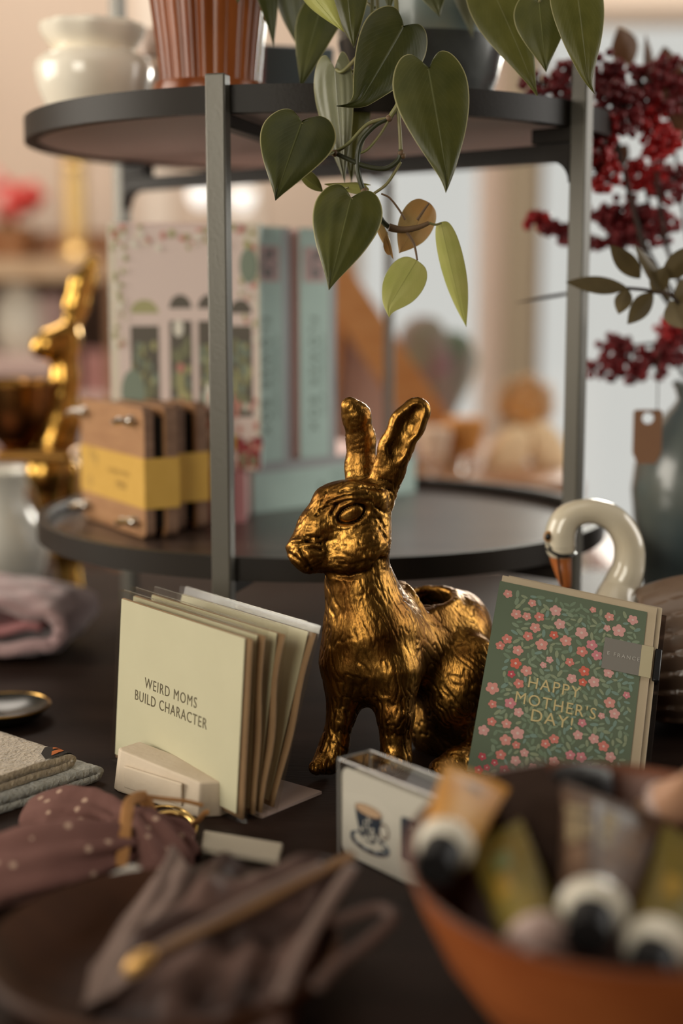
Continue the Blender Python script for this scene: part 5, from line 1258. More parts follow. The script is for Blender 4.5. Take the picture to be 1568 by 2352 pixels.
lt.build('lettering', mat('straw_ink', (0.56, 0.45, 0.22, 1), rough=.7), mc, world=False, smooth=False)
u0, v0 = zuv(1015, 1030); u1, v1 = zuv(1240, 1300)
stk = MB(); stk.box((u0*MW+0.001, -v1*MH, 0.0003), (MW-0.001, -v0*MH, 0.0005))
stk.build('clear_sticker', mat('sticker_grey', (0.21, 0.195, 0.17, 1), rough=.4), mc, world=False, smooth=False)
stx = MB(); text_mesh(stx, 'E FRANCE', 0.0036, Matrix.Translation(((u0*MW+MW)/2+0.001, -(v0+v1)/2*MH, 0.00055)), space=1.35)
stx.build('sticker_lettering', mat('pale_ink', (0.42, 0.40, 0.36, 1), rough=.6), mc, world=False, smooth=False)
MB().box((MW-0.001, -v1*MH, 0.0002), (MW+0.0064, -v0*MH, 0.0006)).build('sticker_wrap', mat('sticker_cream', (0.48, 0.42, 0.27, 1), rough=.35), mc, world=False, smooth=False)
# second card behind, with a dark clip on its edge
sc2 = thing('kraft_card', 'plain kraft cream card standing just behind the green flowered card', 'card', M=MC @ Matrix.Translation((0.0055, 0.0086, -0.0062)))
MB().box((0, -MH-0.003, -0.0016), (MW+0.005, 0, 0)).build('card', c2, sc2, world=False, smooth=False, bevel=0.0005)
MB().box((-0.001, -MH-0.003, -0.0030), (MW+0.0085, -0.004, -0.0019)).build('backing_sleeve', film('brown_film', tint=(0.55, 0.47, 0.42, 1), gloss=0.05, rough=.2), sc2, world=False, smooth=False)
MB().box((MW+0.0032, -0.052, -0.004), (MW+0.0075, -0.030, 0.0022)).build('edge_clip', mat('clip_black', (0.010, 0.010, 0.011, 1), rough=.4), sc2, world=False, bevel=0.0008)

# ================================================================ BOXED NOTE CARDS
nx_ = V3((0.63, -0.777, 0)).normalized(); ny_ = V3((0.777, 0.63, 0)).normalized()
nb_ = thing('boxed_note_cards', 'clear plastic box of white note cards with a blue teacup picture, before the hare', 'box of cards', M=mx(nx_, ny_, (0, 0, 1), (-0.0015, 0.739, 0)))
NL, NT, NH = 0.102, 0.0225, 0.0535
acr = film('clear_acrylic', tint=(0.93, 0.92, 0.90, 1), gloss=0.04, rough=.06)
o = MB(); o.box((0, 0, 0.0), (NL, NT, NH)); o.build('clear_box', acr, nb_, world=False, smooth=False)
ed = MB(); rad = 0.0005
for (a, b_) in (((0,0,NH),(NL,0,NH)), ((0,NT,NH),(NL,NT,NH)), ((0,0,NH),(0,NT,NH)), ((NL,0,NH),(NL,NT,NH)), ((0,0,0),(0,0,NH)), ((0,NT,0),(0,NT,NH))): ed.tube([a, b_], rad, 6)
ed.build('box_edge', film('acrylic_edge', tint=(0.75, 0.72, 0.68, 1), gloss=0.2, rough=.15, haze=.25), nb_, world=False)
wht = mat('white_card', (0.60, 0.57, 0.50, 1), rough=.55)
MC2 = mx((1, 0, 0), (0, 0, 1), (0, -1, 0), (0.0012, 0.0012, 0.0008))
MB().prism(rrect(NL-0.0024, NH-0.0045, 0.0055, 6, (NL-0.0024)/2, (NH-0.0045)/2), -0.0008, 0, MC2).build('front_card', wht, nb_, world=False, smooth=False)
MB().box((0.004, 0.0035, 0.001), (NL-0.004, 0.012, NH-0.0065)).build('card_stack', mat('stack_cream', (0.50, 0.46, 0.37, 1), rough=.7), nb_, world=False, smooth=False)
MB().box((0.004, 0.0125, 0.001), (NL-0.004, 0.021, NH-0.009)).build('envelope_stack', mat('stack_grey', (0.30, 0.25, 0.22, 1), rough=.7), nb_, world=False, smooth=False)
tp = MB(); inkm = [mat('ink_navy', (0.018, 0.028, 0.045, 1), rough=.5), mat('ink_tea', (0.50, 0.33, 0.20, 1), rough=.5), wht, mat('ink_blue', (0.09, 0.13, 0.18, 1), rough=.5), mat('ink_brown', (0.10, 0.05, 0.03, 1), rough=.5)]
lay = [0]
def poly2(pts_, c, dz=0):
    lay[0] += 1; tp.cur = c; tp.add([(x, y, 0.00005+0.000012*lay[0]) for x, y in pts_], [tuple(range(len(pts_)))], MC2)
def ell2(x, y, rx, ry, c, n=20, rot=0): poly2([(x+rx*math.cos(2*PI*k/n)*math.cos(rot)-ry*math.sin(2*PI*k/n)*math.sin(rot), y+rx*math.cos(2*PI*k/n)*math.sin(rot)+ry*math.sin(2*PI*k/n)*math.cos(rot)) for k in range(n)], c)
cx_, cy_ = 0.0225, 0.0175
ell2(cx_+0.001, cy_-0.0055, 0.0165, 0.0058, 4); ell2(cx_+0.001, cy_-0.005, 0.0160, 0.0053, 3); ell2(cx_+0.001, cy_-0.0045, 0.0140, 0.0042, 2)
for k in range(9): ell2(cx_+0.0135*math.cos(k*.7), cy_-0.005+0.0043*math.sin(k*.7), 0.0022, 0.0011, 0, 10)
ell2(cx_+0.0125, cy_+0.0045, 0.0042, 0.0045, 4); ell2(cx_+0.0125, cy_+0.0045, 0.003, 0.0033, 2)
cup = [(cx_-0.0112, cy_+0.0125), (cx_-0.0098, cy_+0.006), (cx_-0.0072, cy_-0.001), (cx_-0.0045, cy_-0.005), (cx_+0.0045, cy_-0.005), (cx_+0.0072, cy_-0.001), (cx_+0.0098, cy_+0.006), (cx_+0.0112, cy_+0.0125)]
poly2(cup, 0); ell2(cx_, cy_+0.0125, 0.0112, 0.0032, 4); ell2(cx_, cy_+0.0125, 0.0106, 0.0028, 1); 
r5 = random.Random(8)
for k in range(26):
    y = r5.uniform(-0.004, 0.0085); xm = 0.0055+0.0045*max(0, (y+0.003))/0.012*1.1
    ell2(cx_+r5.uniform(-xm, xm), cy_+y, r5.uniform(.0006, .0013), r5.uniform(.0006, .0013), 2, 8)
poly2(rrect(0.040, 0.0235, 0.002, 4, 0.069, 0.0235), 0)
for k in range(4): ell2(0.0555+0.004*k, 0.031-0.0007*k, 0.0009, 0.0009, 2, 8)
tp.build('teacup_print', inkm, nb_, world=False, smooth=False)

# ================================================================ TOWELS, CLOTH, DISH AT THE LEFT
def fuzz(name, c1, c2): return mat(name, c1, rough=1.0, col2=c2, vscale=260, bump=1.0, bscale=420, sheen=0.4)
tw1 = fuzz('terry_beige', (0.46, 0.37, 0.26, 1), (0.34, 0.27, 0.19, 1)); tw2 = fuzz('terry_grey', (0.42, 0.41, 0.37, 1), (0.31, 0.31, 0.29, 1))
ea = V3((-0.65, -0.76, 0)).normalized(); eb = V3((-0.73, 0.68, 0)).normalized(); eb = (eb-ea*eb.dot(ea)).normalized()
def towel(K, z0, m, label, th=0.0048, gap=0.0052, size=0.17, sag=0.0):
    t = thing('folded_towel', label, 'towel', (K.x, K.y, z0), group='folded towels')
    r = gap/2
    path = [(size-0.001*k, z0+th/2) for k in (0,)]+[(s_, z0+th/2) for s_ in np.linspace(size, 0.006, 26)]
    path += [(0.006-(0.004+r)*math.sin(a), z0+th/2+r-r*math.cos(a)) for a in np.linspace(0.25, PI-0.25, 9)]
    path += [(s_, z0+th/2+gap) for s_ in np.linspace(0.006, size, 26)]
    rt = random.Random(int(z0*1e5)); ph_ = rt.uniform(0, 6)
    mb_ = MB(); npth = len(path)-1
    def fn(u, v):
        f_ = v*npth; i = min(int(f_), npth-1); w_ = f_-i; a_ = path[i][0]*(1-w_)+path[i+1][0]*w_; zz = path[i][1]*(1-w_)+path[i+1][1]*w_
        p_ = K+ea*a_+eb*(u*size); p_.z = zz
        n_ = noise.noise(V3((p_.x*420, p_.y*420, p_.z*420)))*0.00055+noise.noise(V3((p_.x*60, p_.y*60, p_.z*60)))*0.0007
        p_.z += n_; p_ += ea*n_*0.7
        return p_
    mb_.grid(fn, 110, 190); mb_.build('folded_terry', m, t, solid=th*0.97, angle=180)
    return t
K0 = V3((-0.1565, 0.852, 0))
towel(K0-ea*0.006-eb*0.003, 0.0006, tw2, 'pale grey folded terry towel at the bottom of the stack by the left edge')
tt = towel(K0+ea*0.010+eb*0.004, 0.0112, tw1, 'beige folded terry towel with orange and black butterfly print, on the grey one')
mon = mat('butterfly_print', (0.018, 0.012, 0.008, 1), rough=.9); morg = mat('butterfly_orange', (0.46, 0.12, 0.02, 1), rough=.9)
pa = MB(); KK = K0+ea*0.010+eb*0.004
def onfold(a_, b_, lift=0.0007):   # wraps over the folded edge of the upper towel
    th, gap, z0 = 0.0048, 0.0052, 0.0112
    if a_ > 0.006: p_ = KK+ea*a_+eb*b_; p_.z = z0+th+gap+lift; return p_
    g = min(1.9, (0.006-a_)/0.0062); p_ = KK+ea*(0.006-(0.0065+th/2+lift)*math.sin(g))+eb*b_; p_.z = z0+th/2+gap/2+(gap/2+th/2+lift)*math.cos(g); return p_
def blob(pts_, c, lift):
    pa.cur = c; m_ = len(pts_); cxx = sum(p[0] for p in pts_)/m_; cyy = sum(p[1] for p in pts_)/m_
    def fn(u, v):
        f_ = u*m_; i = int(f_) % m_; w_ = f_-int(f_); x = pts_[i][0]*(1-w_)+pts_[(i+1) % m_][0]*w_; y = pts_[i][1]*(1-w_)+pts_[(i+1) % m_][1]*w_
        return onfold(cxx+(x-cxx)*v, cyy+(y-cyy)*v, lift)
    pa.grid(fn, m_*4, 6, None, cu=True)
blob([(0.020, 0.001), (0.015, 0.012), (0.006, 0.020), (-0.004, 0.020), (-0.006, 0.010), (0.0, 0.003), (0.008, 0.000)], 0, 0.0009)
blob([(0.014, 0.003), (0.009, 0.009), (0.003, 0.010), (0.004, 0.005)], 1, 0.0014); blob([(0.006, 0.012), (0.004, 0.016), (0.0, 0.016), (0.001, 0.012)], 1, 0.0014); blob([(-0.002, 0.006), (-0.002, 0.010), (-0.005, 0.010), (-0.005, 0.006)], 1, 0.0014)
pa.build('printed_motif', [mon, morg], tt, angle=180)
# dusty pink bundle under the left rim of the stand
pkc = mat('dusty_pink_cloth', (0.36, 0.235, 0.225, 1), rough=.95, col2=(0.30, 0.19, 0.19, 1), vscale=30, bump=.3, bscale=300, sheen=.3)
pr_ = thing('pink_cloth_bundle', 'dusty pink folded cloth on the table under the left rim of the stand', 'cloth', (-0.27, 1.17, 0))
pk_ = MB()
def cl(u, v):
    # one long piece folded over on itself, rounded at the near right end
    K_ = V3((-0.222, 1.185, 0)); d_ = V3((-1, 0.10, 0)).normalized(); s_ = V3((0.1, 1, 0)).normalized()
    pathc = [(0.20, 0.007), (0.12, 0.007), (0.06, 0.007), (0.030, 0.008), (0.012, 0.014), (0.003, 0.024), (0.004, 0.036), (0.014, 0.045), (0.035, 0.050), (0.07, 0.055), (0.12, 0.060), (0.20, 0.062)]
    f_ = v*(len(pathc)-1); i = min(int(f_), len(pathc)-2); w_ = f_-i; w_ = w_*w_*(3-2*w_)*0.5+w_*0.5
    a_ = pathc[i][0]*(1-w_)+pathc[i+1][0]*w_; zz = pathc[i][1]*(1-w_)+pathc[i+1][1]*w_
    p_ = K_+d_*a_+s_*((u-0.5)*0.10); e_ = abs(2*u-1); zz = 0.032+(zz-0.032)*(1-0.25*e_**3)
    p_.z = zz+0.005*noise.noise(V3((a_*30, u*4, v*5)))*(1 if zz > 0.012 else 0.1)
    return p_
pk_.grid(cl, 40, 66); pk_.build('outer_fold', pkc, pr_, solid=0.011, angle=180)
pk2 = MB()
def cl2(u, v):
    p_ = V3((-0.242, 1.185, 0))+V3((-1, 0.10, 0)).normalized()*(0.15*v)+V3((0.1, 1, 0)).normalized()*((u-0.5)*0.09)
    p_.z = 0.027+0.010*math.sin(v*9+1)*0.4+0.005*noise.noise(V3((v*6, u*4, 3))); return p_
pk2.grid(cl2, 24, 30); pk2.build('inner_fold', mat('cloth_rose_inner', (0.33, 0.14, 0.14, 1), rough=.95), pr_, solid=0.008, angle=180)
M = Matrix.Translation((-0.2415, 0.985, 0))
ds = thing('small_dish', 'small dark dish with a gold rim on the table at the left edge', 'dish', (-0.2415, 0.985, 0))
MB().lathe([(0.001, 0.0), (0.018, 0.0), (0.026, 0.004), (0.0325, 0.0105), (0.0318, 0.0115), (0.024, 0.006), (0.001, 0.004)], 64, M).build('body', mat('dish_black', (0.018, 0.017, 0.013, 1), rough=.25), ds)
MB().lathe([(0.0312, 0.0107), (0.0328, 0.0103), (0.0334, 0.0114), (0.0322, 0.0122), (0.0312, 0.0107)], 64, M).build('rim', mat('gold_band', (0.50, 0.30, 0.09, 1), rough=.28, metal=1), ds)

# ================================================================ SCARF BOW, RIBBON, BANGLES
def dotcloth(name, c1, c2, dot, scale):
    m = mat(name, c1, rough=.85, col2=c2, vscale=25, bump=.25, bscale=500, spec=.15)
    nt = m.node_tree; b = nt.nodes['Principled BSDF']; src = b.inputs['Base Color'].links[0].from_socket
    tc = nt.nodes.new('ShaderNodeTexCoord'); v = nt.nodes.new('ShaderNodeTexVoronoi'); v.inputs['Scale'].default_value = scale; nt.links.new(tc.outputs['Object'], v.inputs['Vector'])
    c = nt.nodes.new('ShaderNodeMath'); c.operation = 'LESS_THAN'; c.inputs[1].default_value = 0.17; nt.links.new(v.outputs['Distance'], c.inputs[0])
    mx_ = nt.nodes.new('ShaderNodeMix'); mx_.data_type = 'RGBA'; nt.links.new(c.outputs[0], mx_.inputs['Factor']); nt.links.new(src, mx_.inputs[6]); mx_.inputs[7].default_value = dot; nt.links.new(mx_.outputs[2], b.inputs['Base Color'])
    return m
scf = dotcloth('mauve_dotted_cloth', (0.125, 0.058, 0.048, 1), (0.165, 0.082, 0.068, 1), (0.40, 0.27, 0.20, 1), 95)
def fp(x, y, Y, r=None): return at(x, y, Y)
def scarf_sdf(P):
    k = V3((0, 0, 0))
    def ch(pts, sc=None):
        d = None
        for a, b_ in zip(pts[:-1], pts[1:]):
            q_ = sd_cone(P, tuple(at(*a[:3])), tuple(at(*b_[:3])), a[3], b_[3], sc); d = q_ if d is None else smin(d, q_, .008)
        return d
    d = ch([(312, 1922, .735, .014), (322, 1945, .722, .016)])
    d = smin(d, ch([(318, 1925, .735, .016), (330, 1960, .72, .016)]), .006)
    d = smin(d, ch([(330, 1945, .728, .013), (365, 1985, .715, .013), (335, 2040, .69, .009)]), .005)
    d = smin(d, ch([(330, 1930, .735, .013), (395, 1945, .74, .012), (425, 1985, .725, .008)]), .005)
    return smax(d, -(P[..., 2]-0.0006), .002)
def scarf_disp(V, N):
    D = np.zeros(len(V)); kx = at(318, 1935, .735)
    for i, (x, y, z) in enumerate(V.tolist()):
        rx, ry = x-kx.x, y-kx.y; r = math.hypot(rx, ry); a = math.atan2(ry, rx)
        w_ = noise.noise(V3((x*28, y*28, z*28)))
        D[i] = 0.0030*math.sin(a*11+w_*4+z*260)*min(1, r/0.02)*max(0.25, 1-r/0.13)+0.0022*(abs(noise.noise(V3((x*40+z*70, y*40-z*50, z*60))))-0.3)
    return D
bow = thing('fabric_bow', 'mauve fabric bow with small pale flowers, knotted, in front of the card holder', 'fabric bow', at(318, 1935, .735))
la = at(230, 2060, .69); lb = at(440, 1880, .80)
skin_mb(scarf_sdf, (la.x-.02, .64, 0), (lb.x+.01, .83, .075), 0.0013, scarf_disp, 2).build('knot', scf, bow, angle=180)
def bow_loop(ctr, hw, vh, seed):
    """a hollow loop of cloth, pleated where it leaves the knot and open at its far end"""
    c = smooth_path([at(*q_) for q_ in ctr], 8); hw_ = lerp_list(hw, len(c)); vh_ = lerp_list(vh, len(c)); n_ = len(c)-1; r_ = random.Random(seed); o1_ = r_.uniform(0, 6)
    def fn(u, v):
        f_ = v*n_; i = min(int(f_), n_-1); w_ = f_-i; p_ = c[i].lerp(c[i+1], w_); t_ = (c[i+1]-c[i]).normalized(); s_ = t_.cross(V3((0, 0, 1))).normalized(); up_ = s_.cross(t_)
        a = 2*PI*u; k_ = (1-v)**1.3; pl = 1+0.26*k_*math.cos(7*a+o1_+3*v)+0.10*math.sin(3*a+5*v+o1_)+0.05*noise.noise(V3((u*6, v*9, seed)))
        H_ = hw_[i]*(1-w_)+hw_[i+1]*w_; Vv = vh_[i]*(1-w_)+vh_[i+1]*w_
        q_ = p_+s_*(H_*pl*math.cos(a))+up_*(Vv*pl*math.sin(a)*(1+0.25*math.cos(a)))
        q_.z = max(q_.z, 0.0012); return q_
    mb_ = MB(); mb_.grid(fn, 84, 60, None, cu=True); mb_.build('loop', scf, bow, solid=0.0014, angle=180)
bow_loop([(312, 1922, .728), (268, 1888, .752), (210, 1872, .762), (140, 1864, .768), (66, 1872, .770)], [.006, .011, .016, .019, .015], [.007, .009, .011, .0105, .0065], 3)
bow_loop([(308, 1945, .715), (255, 1955, .705), (180, 1970, .697), (90, 1990, .688), (-20, 2020, .680), (-110, 2040, .672)], [.006, .012, .018, .022, .024, .022], [.007, .012, .015, .0165, .017, .014], 8)
sued = mat('tan_suede', (0.36, 0.17, 0.055, 1), rough=.9, col2=(0.30, 0.135, 0.04, 1), vscale=90)
rbn = thing('suede_ribbon', 'tan suede ribbon looped around the knot of the mauve bow, with a white tag', 'ribbon', at(320, 1850, .735))
def ribbon(pts, w):
    p_ = smooth_path([at(*q_) for q_ in pts], 8); MB().tube(p_, w, 10, flat=0.25, up=(0.2, -1, 0.2)).build('strap', sued, rbn, angle=180)
ribbon([(278, 1990, .690), (285, 1940, .700), (289, 1890, .710), (296, 1848, .722), (312, 1833, .735), (332, 1830, .745)], 0.0034)
ribbon([(325, 1830, .745), (340, 1848, .745), (350, 1878, .745), (358, 1905, .745)], 0.0034)
ribbon([(335, 1830, .745), (380, 1835, .75), (425, 1840, .755), (466, 1850, .76)], 0.0012)
ribbon([(430, 1905, .765), (455, 1885, .765), (470, 1868, .765), (480, 1866, .765)], 0.0016)
tgp = [at(196, 2050, .632), at(222, 2022, .642), at(300, 1985, .655), at(325, 1992, .655), at(290, 2022, .645)]
tm = MB(); tm.add(tgp+[p_+V3((0, 0, -0.0008)) for p_ in tgp], [(0, 1, 2, 3, 4), (9, 8, 7, 6, 5)]+[(i, (i+1) % 5, 5+(i+1) % 5, 5+i) for i in range(5)])
tm.build('white_tag', mat('tag_white', (0.52, 0.48, 0.42, 1), rough=.7), rbn, smooth=False)
gb_ = mat('bangle_gold', (0.66, 0.44, 0.16, 1), rough=.22, metal=1.0)
for (x, y, Y, r, tilt, lab) in ((388, 1905, .765, .0145, .3, 'gold bangle ring lying against the card holder, thicker upper one'), (372, 1892, .775, .017, .25, 'thin gold bangle ring lying behind the thicker one at the card holder')):
    c = at(x, y, Y); Mt = Matrix.Translation(c) @ Matrix.Rotation(tilt, 4, 'X'); b = MB()
    b.tube([V3((r*math.cos(2*PI*k/40), r*math.sin(2*PI*k/40), 0)) for k in range(41)], 0.0021 if r < .016 else 0.0009, 10, caps=False, M=Mt)
    tag(b.build('bangle', gb_, angle=180), lab, 'bangle', 'gold bangles')
cb_ = MB(); P0, P1, P2, P3 = at(468, 1905, .752), at(650, 1935, .728), at(640, 1975, .71), at(462, 1945, .732)
for p_ in (P0, P1, P2, P3): pass
cb_.add([P0, P1, P2, P3]+[p_-V3((0, 0, 0.004)) for p_ in (P0, P1, P2, P3)], [(0, 1, 2, 3), (7, 6, 5, 4), (0, 4, 5, 1), (1, 5, 6, 2), (2, 6, 7, 3), (3, 7, 4, 0)])
tag(cb_.build('cream_packet', mat('packet_cream', (0.40, 0.35, 0.27, 1), rough=.6), bevel=0.001), 'flat cream packet lying behind the mauve pouch', 'packet')

# ================================================================ FRONT LEFT: WOODEN DISH WITH A MAUVE POUCH
dw = mat('dark_bowl_wood', (0.036, 0.013, 0.005, 1), rough=.55, col2=(0.06, 0.022, 0.008, 1), vscale=10, stretch=(1, 4, 1), bump=.1, spec=.2)
DX, DY = at(380, 2195, .575).x, .575
dsh = thing('wooden_dish', 'dark wooden dish at the front left, holding the mauve pouch', 'dish', (DX, DY, 0))
MB().lathe([(0.001, 0.0), (0.045, 0.0), (0.064, 0.010), (0.0765, 0.026), (0.0750, 0.029), (0.0715, 0.027), (0.060, 0.013), (0.042, 0.005), (0.001, 0.005)], 96, Matrix.Translation((DX, DY, 0))).build('body', dw, dsh)
pou = mat('pouch_satin', (0.034, 0.018, 0.014, 1), rough=.5, col2=(0.105, 0.062, 0.050, 1), vscale=19, spec=.12, stretch=(1, 2.2, 1), contrast=(.52, .64), detail=1.5)
poul = mat('pouch_lining', (0.18, 0.125, 0.102, 1), rough=.6, col2=(0.155, 0.105, 0.088, 1), vscale=20, spec=.2)
pch = thing('fabric_pouch', 'crumpled mauve satin pouch with long ties and a gold cord, in the dark wooden dish', 'pouch', (DX, DY, 0.01))
Q = [at(405, 1962, .665), at(800, 1990, .635), at(640, 2420, .50), at(200, 2330, .545)]
def ridge(p_, a, b_, w): 
    ab = (b_[0]-a[0], b_[1]-a[1]); L2 = ab[0]**2+ab[1]**2; t_ = max(0, min(1, ((p_[0]-a[0])*ab[0]+(p_[1]-a[1])*ab[1])/L2)); dx, dy = p_[0]-a[0]-t_*ab[0], p_[1]-a[1]-t_*ab[1]
    return math.exp(-(dx*dx+dy*dy)/(w*w))
def pouch(u, v):
    p_ = (Q[0]*(1-u)+Q[1]*u)*(1-v)+(Q[3]*(1-u)+Q[2]*u)*v
    px_, py_ = pix(p_)
    p_ = p_.copy()
    p_.z += 0.012*ridge((px_, py_), (330, 2200), (810, 1970), 40)+0.012*ridge((px_, py_), (640, 2330), (830, 1985), 34)+0.008*ridge((px_, py_), (470, 2110), (520, 1985), 34)
    p_.z += 0.007*ridge((px_, py_), (380, 2330), (470, 2210), 36)+0.006*ridge((px_, py_), (530, 2340), (580, 2200), 30)
    p_.z += 0.003*noise.noise(V3((p_.x*40, p_.y*40, 0.3)))+0.001*noise.noise(V3((p_.x*110, p_.y*110, 0.9)))
    e_ = min(u, 1-u, v, 1-v); p_.z -= 0.010*max(0, 1-e_/0.10)
    p_.z = max(p_.z, 0.008); return p_
MB().grid(pouch, 90, 90).build('body', pou, pch, solid=0.0025, angle=180)
fl_ = [at(405, 1955, .672), at(440, 2005, .640), at(402, 2235, .575), at(188, 2325, .545), at(205, 2225, .58)]
def flap(u, v):
    a_ = fl_[0].lerp(fl_[4], min(1, v*1.6)) if v < .625 else fl_[4].lerp(fl_[3], (v-.625)/.375)
    b_ = fl_[0].lerp(fl_[1], min(1, v*3.3)) if v < .3 else fl_[1].lerp(fl_[2], (v-.3)/.7)
    p_ = a_.lerp(b_, u); p_ = p_+V3((-0.25, -0.6, 0.6))*(0.006*math.sin(u*PI)+0.0016*math.sin(u*14+v*6)+0.003*noise.noise(V3((u*3, v*6, 1))))
    p_.z = max(p_.z, 0.012); return p_
MB().grid(flap, 30, 60).build('flap', poul, pch, solid=0.002, angle=180)
def tie(pts, w, m, name, flat=.3):
    p_ = smooth_path([at(q_[0], q_[1], q_[2]-.014) for q_ in pts], 10); MB().tube(p_, w, 10, flat=flat, up=(0, -0.6, 0.8)).build(name, m, pch, angle=180)
tie([(345, 2200, .560), (450, 2145, .580), (580, 2085, .600), (700, 2020, .620), (810, 1965, .640)], .0022, mat('gold_cord', (0.22, 0.115, 0.045, 1), rough=.6), 'cord', 1.0)
tie([(330, 2195, .562), (460, 2125, .583), (600, 2050, .605), (740, 1985, .628)], .0022, poul, 'tie')
tie([(645, 2290, .530), (690, 2190, .555), (745, 2090, .585), (810, 1990, .620)], .0032, poul, 'tie')
tie([(740, 2120, .58), (800, 2105, .585), (870, 2085, .59), (900, 2105, .583), (860, 2150, .57), (780, 2210, .555), (725, 2270, .54)], .0026, mat('tie_dark_reddish', (0.075, 0.042, 0.032, 1), rough=.7), 'tie')  # dark reddish loop of tie
bd_ = at(322, 2212, .540); MB().sphere((0, 0, 0), (0.0078, 0.004, 0.0048), 24, 14, frame(bd_, (0.8, 0.2, 0.55), z=(0, -0.4, 1))).build('gold_bead', mat('bead_gold', (0.62, 0.36, 0.12, 1), rough=.4, metal=.6), pch)

# ================================================================ FRONT RIGHT: COPPER COLOURED BOWL OF TUBES
BX, BYc, BR = at(1430, 2000, .55).x, .55, .0885
bo = thing('wooden_bowl', 'orange brown wooden bowl with an uneven rim at the front right, filled with cream tubes', 'bowl', (BX, BYc, 0))
prof_o = [(0.02, 0.0), (0.42, 0.0), (0.50, 0.03), (0.66, 0.22), (0.82, 0.50), (0.93, 0.78), (1.0, 1.0)]
prof_i = [(0.985, 1.012), (0.955, 0.99), (0.88, 0.78), (0.76, 0.48), (0.58, 0.20), (0.38, 0.09), (0.02, 0.07)]
def rimz(a): return 0.0765+0.0095*math.sin(a)+0.0012*math.sin(3*a+1)
def bowlfn(prof):
    n_ = len(prof)-1
    def fn(u, v):
        a = 2*PI*u; f_ = v*n_; i = min(int(f_), n_-1); w_ = f_-i; r = prof[i][0]*(1-w_)+prof[i+1][0]*w_; z = prof[i][1]*(1-w_)+prof[i+1][1]*w_
        rr_ = BR*r*(1+0.012*math.sin(2*a+.5)+0.006*math.sin(5*a)); return (BX+rr_*math.cos(a), BYc+rr_*math.sin(a), z*rimz(a))
    return fn
bw_o = mat('bowl_outer_wood', (0.30, 0.085, 0.022, 1), rough=.42, col2=(0.22, 0.055, 0.014, 1), vscale=14, stretch=(1, 1, 2), bump=.06)
bw_i = mat('bowl_inner_wood', (0.10, 0.030, 0.012, 1), rough=.45, col2=(0.14, 0.042, 0.015, 1), vscale=16)
m_ = MB(); m_.grid(bowlfn(prof_o), 120, 30, None, cu=True); m_.cur = 1
m_.grid(bowlfn([prof_o[-1]]+prof_i), 120, 36, None, cu=True)
m_.build('body', [bw_o, bw_i], bo, angle=180)
def cream_tube(crimp, collar, wdir, width, dia, m, label, capm, colm, cap_len=.013, cap_d=.016, marks=None, col_len=.006):
    A, B = at(*crimp), at(*collar); ax = (B-A).normalized(); W_ = V3(wdir); W_ = (W_-ax*W_.dot(ax)).normalized(); T_ = ax.cross(W_); L_ = (B-A).length
    t = thing('cream_tube', label, 'tube', M=Matrix.Translation(A), group='hand cream tubes in the wooden bowl')
    def sec(s_, off=0.0):
        f_ = max(0, (s_-0.03)/0.97)**0.8; return width/2*(1-f_)+dia/2*f_+off, 0.0007*(1-f_)+dia/2*f_+off
    b = MB()
    def fn(u, v):
        a, c_ = sec(v); an = 2*PI*u; return A+ax*(v*L_)+W_*(a*math.cos(an))+T_*(c_*math.sin(an))
    b.grid(fn, 40, 30, None, cu=True); b.build('body', m, t, angle=180)
    MB().add([A+W_*(sx_*width/2)+T_*(sy_*.0008)+ax*q_ for q_ in (-.004, .002) for sy_ in (-1, 1) for sx_ in (-1, 1)], [(0,1,3,2),(6,7,5,4),(0,4,5,1),(2,3,7,6),(0,2,6,4),(1,5,7,3)]).build('crimp', m, t, smooth=False)
    Mz = zframe(B, ax)
    MB().lathe([(dia/2, -0.001), (dia/2*1.05, 0.0), (dia/2*1.05, col_len*.5), (dia/2*.9, col_len*.85), (cap_d/2*1.02, col_len), (0.001, col_len)], 40, Mz).build('collar', colm, t)
    MB().lathe([(cap_d/2, col_len), (cap_d/2, col_len+cap_len*.9), (cap_d/2*.93, col_len+cap_len), (0.0005, col_len+cap_len)], 40, Mz).build('cap', capm, t)
    if marks:
        mk_ = MB()
        for (v0_, v1_, a0_, a1_, c_) in marks['p']:
            mk_.cur = c_
            def fm_(u, v):
                s_ = v0_+(v1_-v0_)*v; a, c2_ = sec(s_, .0003); an = -(a0_+(a1_-a0_)*u); return A+ax*(s_*L_)+W_*(a*math.cos(an))+T_*(c2_*math.sin(an))
            mk_.grid(fm_, 10, 8)
        mk_.build('printed_label', marks['m'], t, angle=180)
    return t
bcap = mat('cap_black', (0.006, 0.0055, 0.0055, 1), rough=.45, spec=.25); wcol = mat('collar_white', (0.62, 0.57, 0.47, 1), rough=.3); pcol = mat('collar_pink', (0.42, 0.30, 0.26, 1), rough=.35)
oran = mat('tube_orange', (0.50, 0.25, 0.055, 1), rough=.5, col2=(0.44, 0.19, 0.042, 1), vscale=30, spec=.25)
olive = mat('tube_olive', (0.13, 0.10, 0.018, 1), rough=.5, col2=(0.17, 0.115, 0.017, 1), vscale=35, spec=.25)
brow = mat('tube_brown', (0.085, 0.045, 0.026, 1), rough=.55, col2=(0.06, 0.032, 0.018, 1), vscale=40, spec=.15)
cream_tube((1092, 1790, .600), (1024, 1938, .548), (1, 0, -.25), .0300, .0225, oran, 'orange yellow cream tube with white collar and black cap, leaning on the bowl rim', bcap, wcol, cap_len=.014, cap_d=.0165,
           marks={'p': [(.18, .30, -1.75, -1.35, 0), (.22, .34, -1.45, -1.15, 0)], 'm': [mat('mark_brown', (0.13, 0.06, 0.02, 1), rough=.5)]})
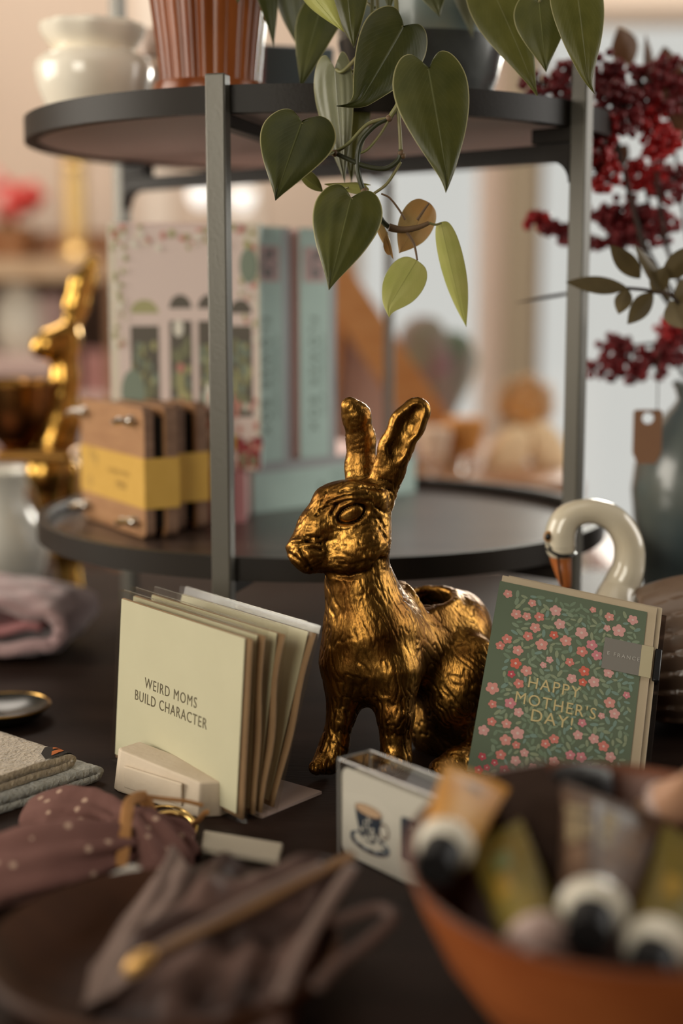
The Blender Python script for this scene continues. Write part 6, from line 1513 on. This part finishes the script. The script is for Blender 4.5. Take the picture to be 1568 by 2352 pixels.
cream_tube((1140, 1930, .570), (1232, 2160, .505), (.45, .5, .4), .026, .024, olive, 'olive green cream tube with a mauve collar, lying in the bowl below the orange one', mat('cap_mauve', (0.20, 0.13, 0.11, 1), rough=.4), pcol, cap_len=.010, cap_d=.019,
           marks={'p': [(.45, .7, -2.2, -1.5, 0), (.2, .42, -1.9, -1.3, 1)], 'm': [mat('mark_ochre', (0.30, 0.18, 0.02, 1), rough=.5), mat('mark_green', (0.13, 0.15, 0.05, 1), rough=.5)]})
lab_c = mat('label_cream', (0.29, 0.22, 0.125, 1), rough=.7, spec=.1); lab_t = mat('label_tan', (0.16, 0.095, 0.058, 1), rough=.7, spec=.1); lab_d = mat('label_dark', (0.05, 0.028, 0.017, 1), rough=.5)
cream_tube((1405, 1850, .590), (1362, 2085, .512), (1, 0, -.28), .0460, .0250, brow, 'large brown patterned cream tube with cream labels, in the middle of the bowl', bcap, wcol, cap_len=.014, cap_d=.0175,
           marks={'p': [(.06, .16, -2.9, -1.95, 1), (.20, .30, -2.8, -2.05, 0), (.33, .60, -2.75, -2.35, 0), (.36, .55, -2.25, -2.0, 0), (.64, .85, -2.7, -2.1, 1), (.16, .42, -1.75, -1.45, 0), (.26, .38, -1.35, -0.75, 1), (.45, .60, -1.75, -1.55, 0), (.45, .62, -1.45, -0.7, 1), (.68, .80, -1.75, -1.2, 1), (.02, .98, -1.93, -1.80, 2)], 'm': [lab_c, lab_t, lab_d]})
cream_tube((1600, 1950, .570), (1512, 2175, .502), (.9, .2, -.25), .0320, .0250, olive, 'olive yellow cream tube with a white collar at the right edge of the bowl', bcap, wcol, cap_len=.013, cap_d=.0175, marks={'p': [(.5, .75, -2.2, -1.6, 0)], 'm': [_M['mark_ochre']]})
cream_tube((1640, 1800, .590), (1535, 1850, .605), (.2, .6, -.8), .030, .0225, mat('tube_peach', (0.42, 0.23, 0.14, 1), rough=.4), 'peach cream tube lying at the back right of the bowl', mat('cap_peach', (0.40, 0.24, 0.15, 1), rough=.4), pcol, cap_len=.009, cap_d=.016)
A = at(1180, 1795, .615); Bp = at(1262, 1925, .585)
bxz = (A-Bp).normalized(); cbx = thing('carton', 'slim dark brown printed carton standing in the bowl right of the orange tube', 'carton', M=zframe(Bp - bxz*0.03, bxz, (1, .3, 0)))
LB = (A-Bp).length+0.03
MB().box((-.0135, -.009, 0), (.0135, .009, LB)).build('body', mat('carton_brown', (0.026, 0.014, 0.0095, 1), rough=.7, col2=(0.045, 0.026, 0.018, 1), vscale=120, stretch=(1, 1, 5), spec=.1), cbx, world=False, bevel=.0006)
MB().box((-.0134, -.0089, LB+.0001), (.0134, .0089, LB+.001)).build('end_flap', mat('carton_end', (0.34, 0.25, 0.22, 1), rough=.6), cbx, world=False)
pc_ = at(1335, 1800, .618); j = thing('black_jar', 'small black jar with a rounded lid at the back of the bowl', 'jar', M=Matrix.Translation((pc_.x, pc_.y, pc_.z-.024)))
MB().lathe([(.001, 0), (.013, 0), (.014, .004), (.014, .016), (.001, .016)], 32).build('body', bcap, j, world=False)
MB().lathe([(.0145, .0165), (.0148, .024), (.013, .029), (.009, .0305), (.001, .031)], 32).build('lid', mat('lid_black', (0.008, 0.007, 0.007, 1), rough=.5, spec=.2), j, world=False)
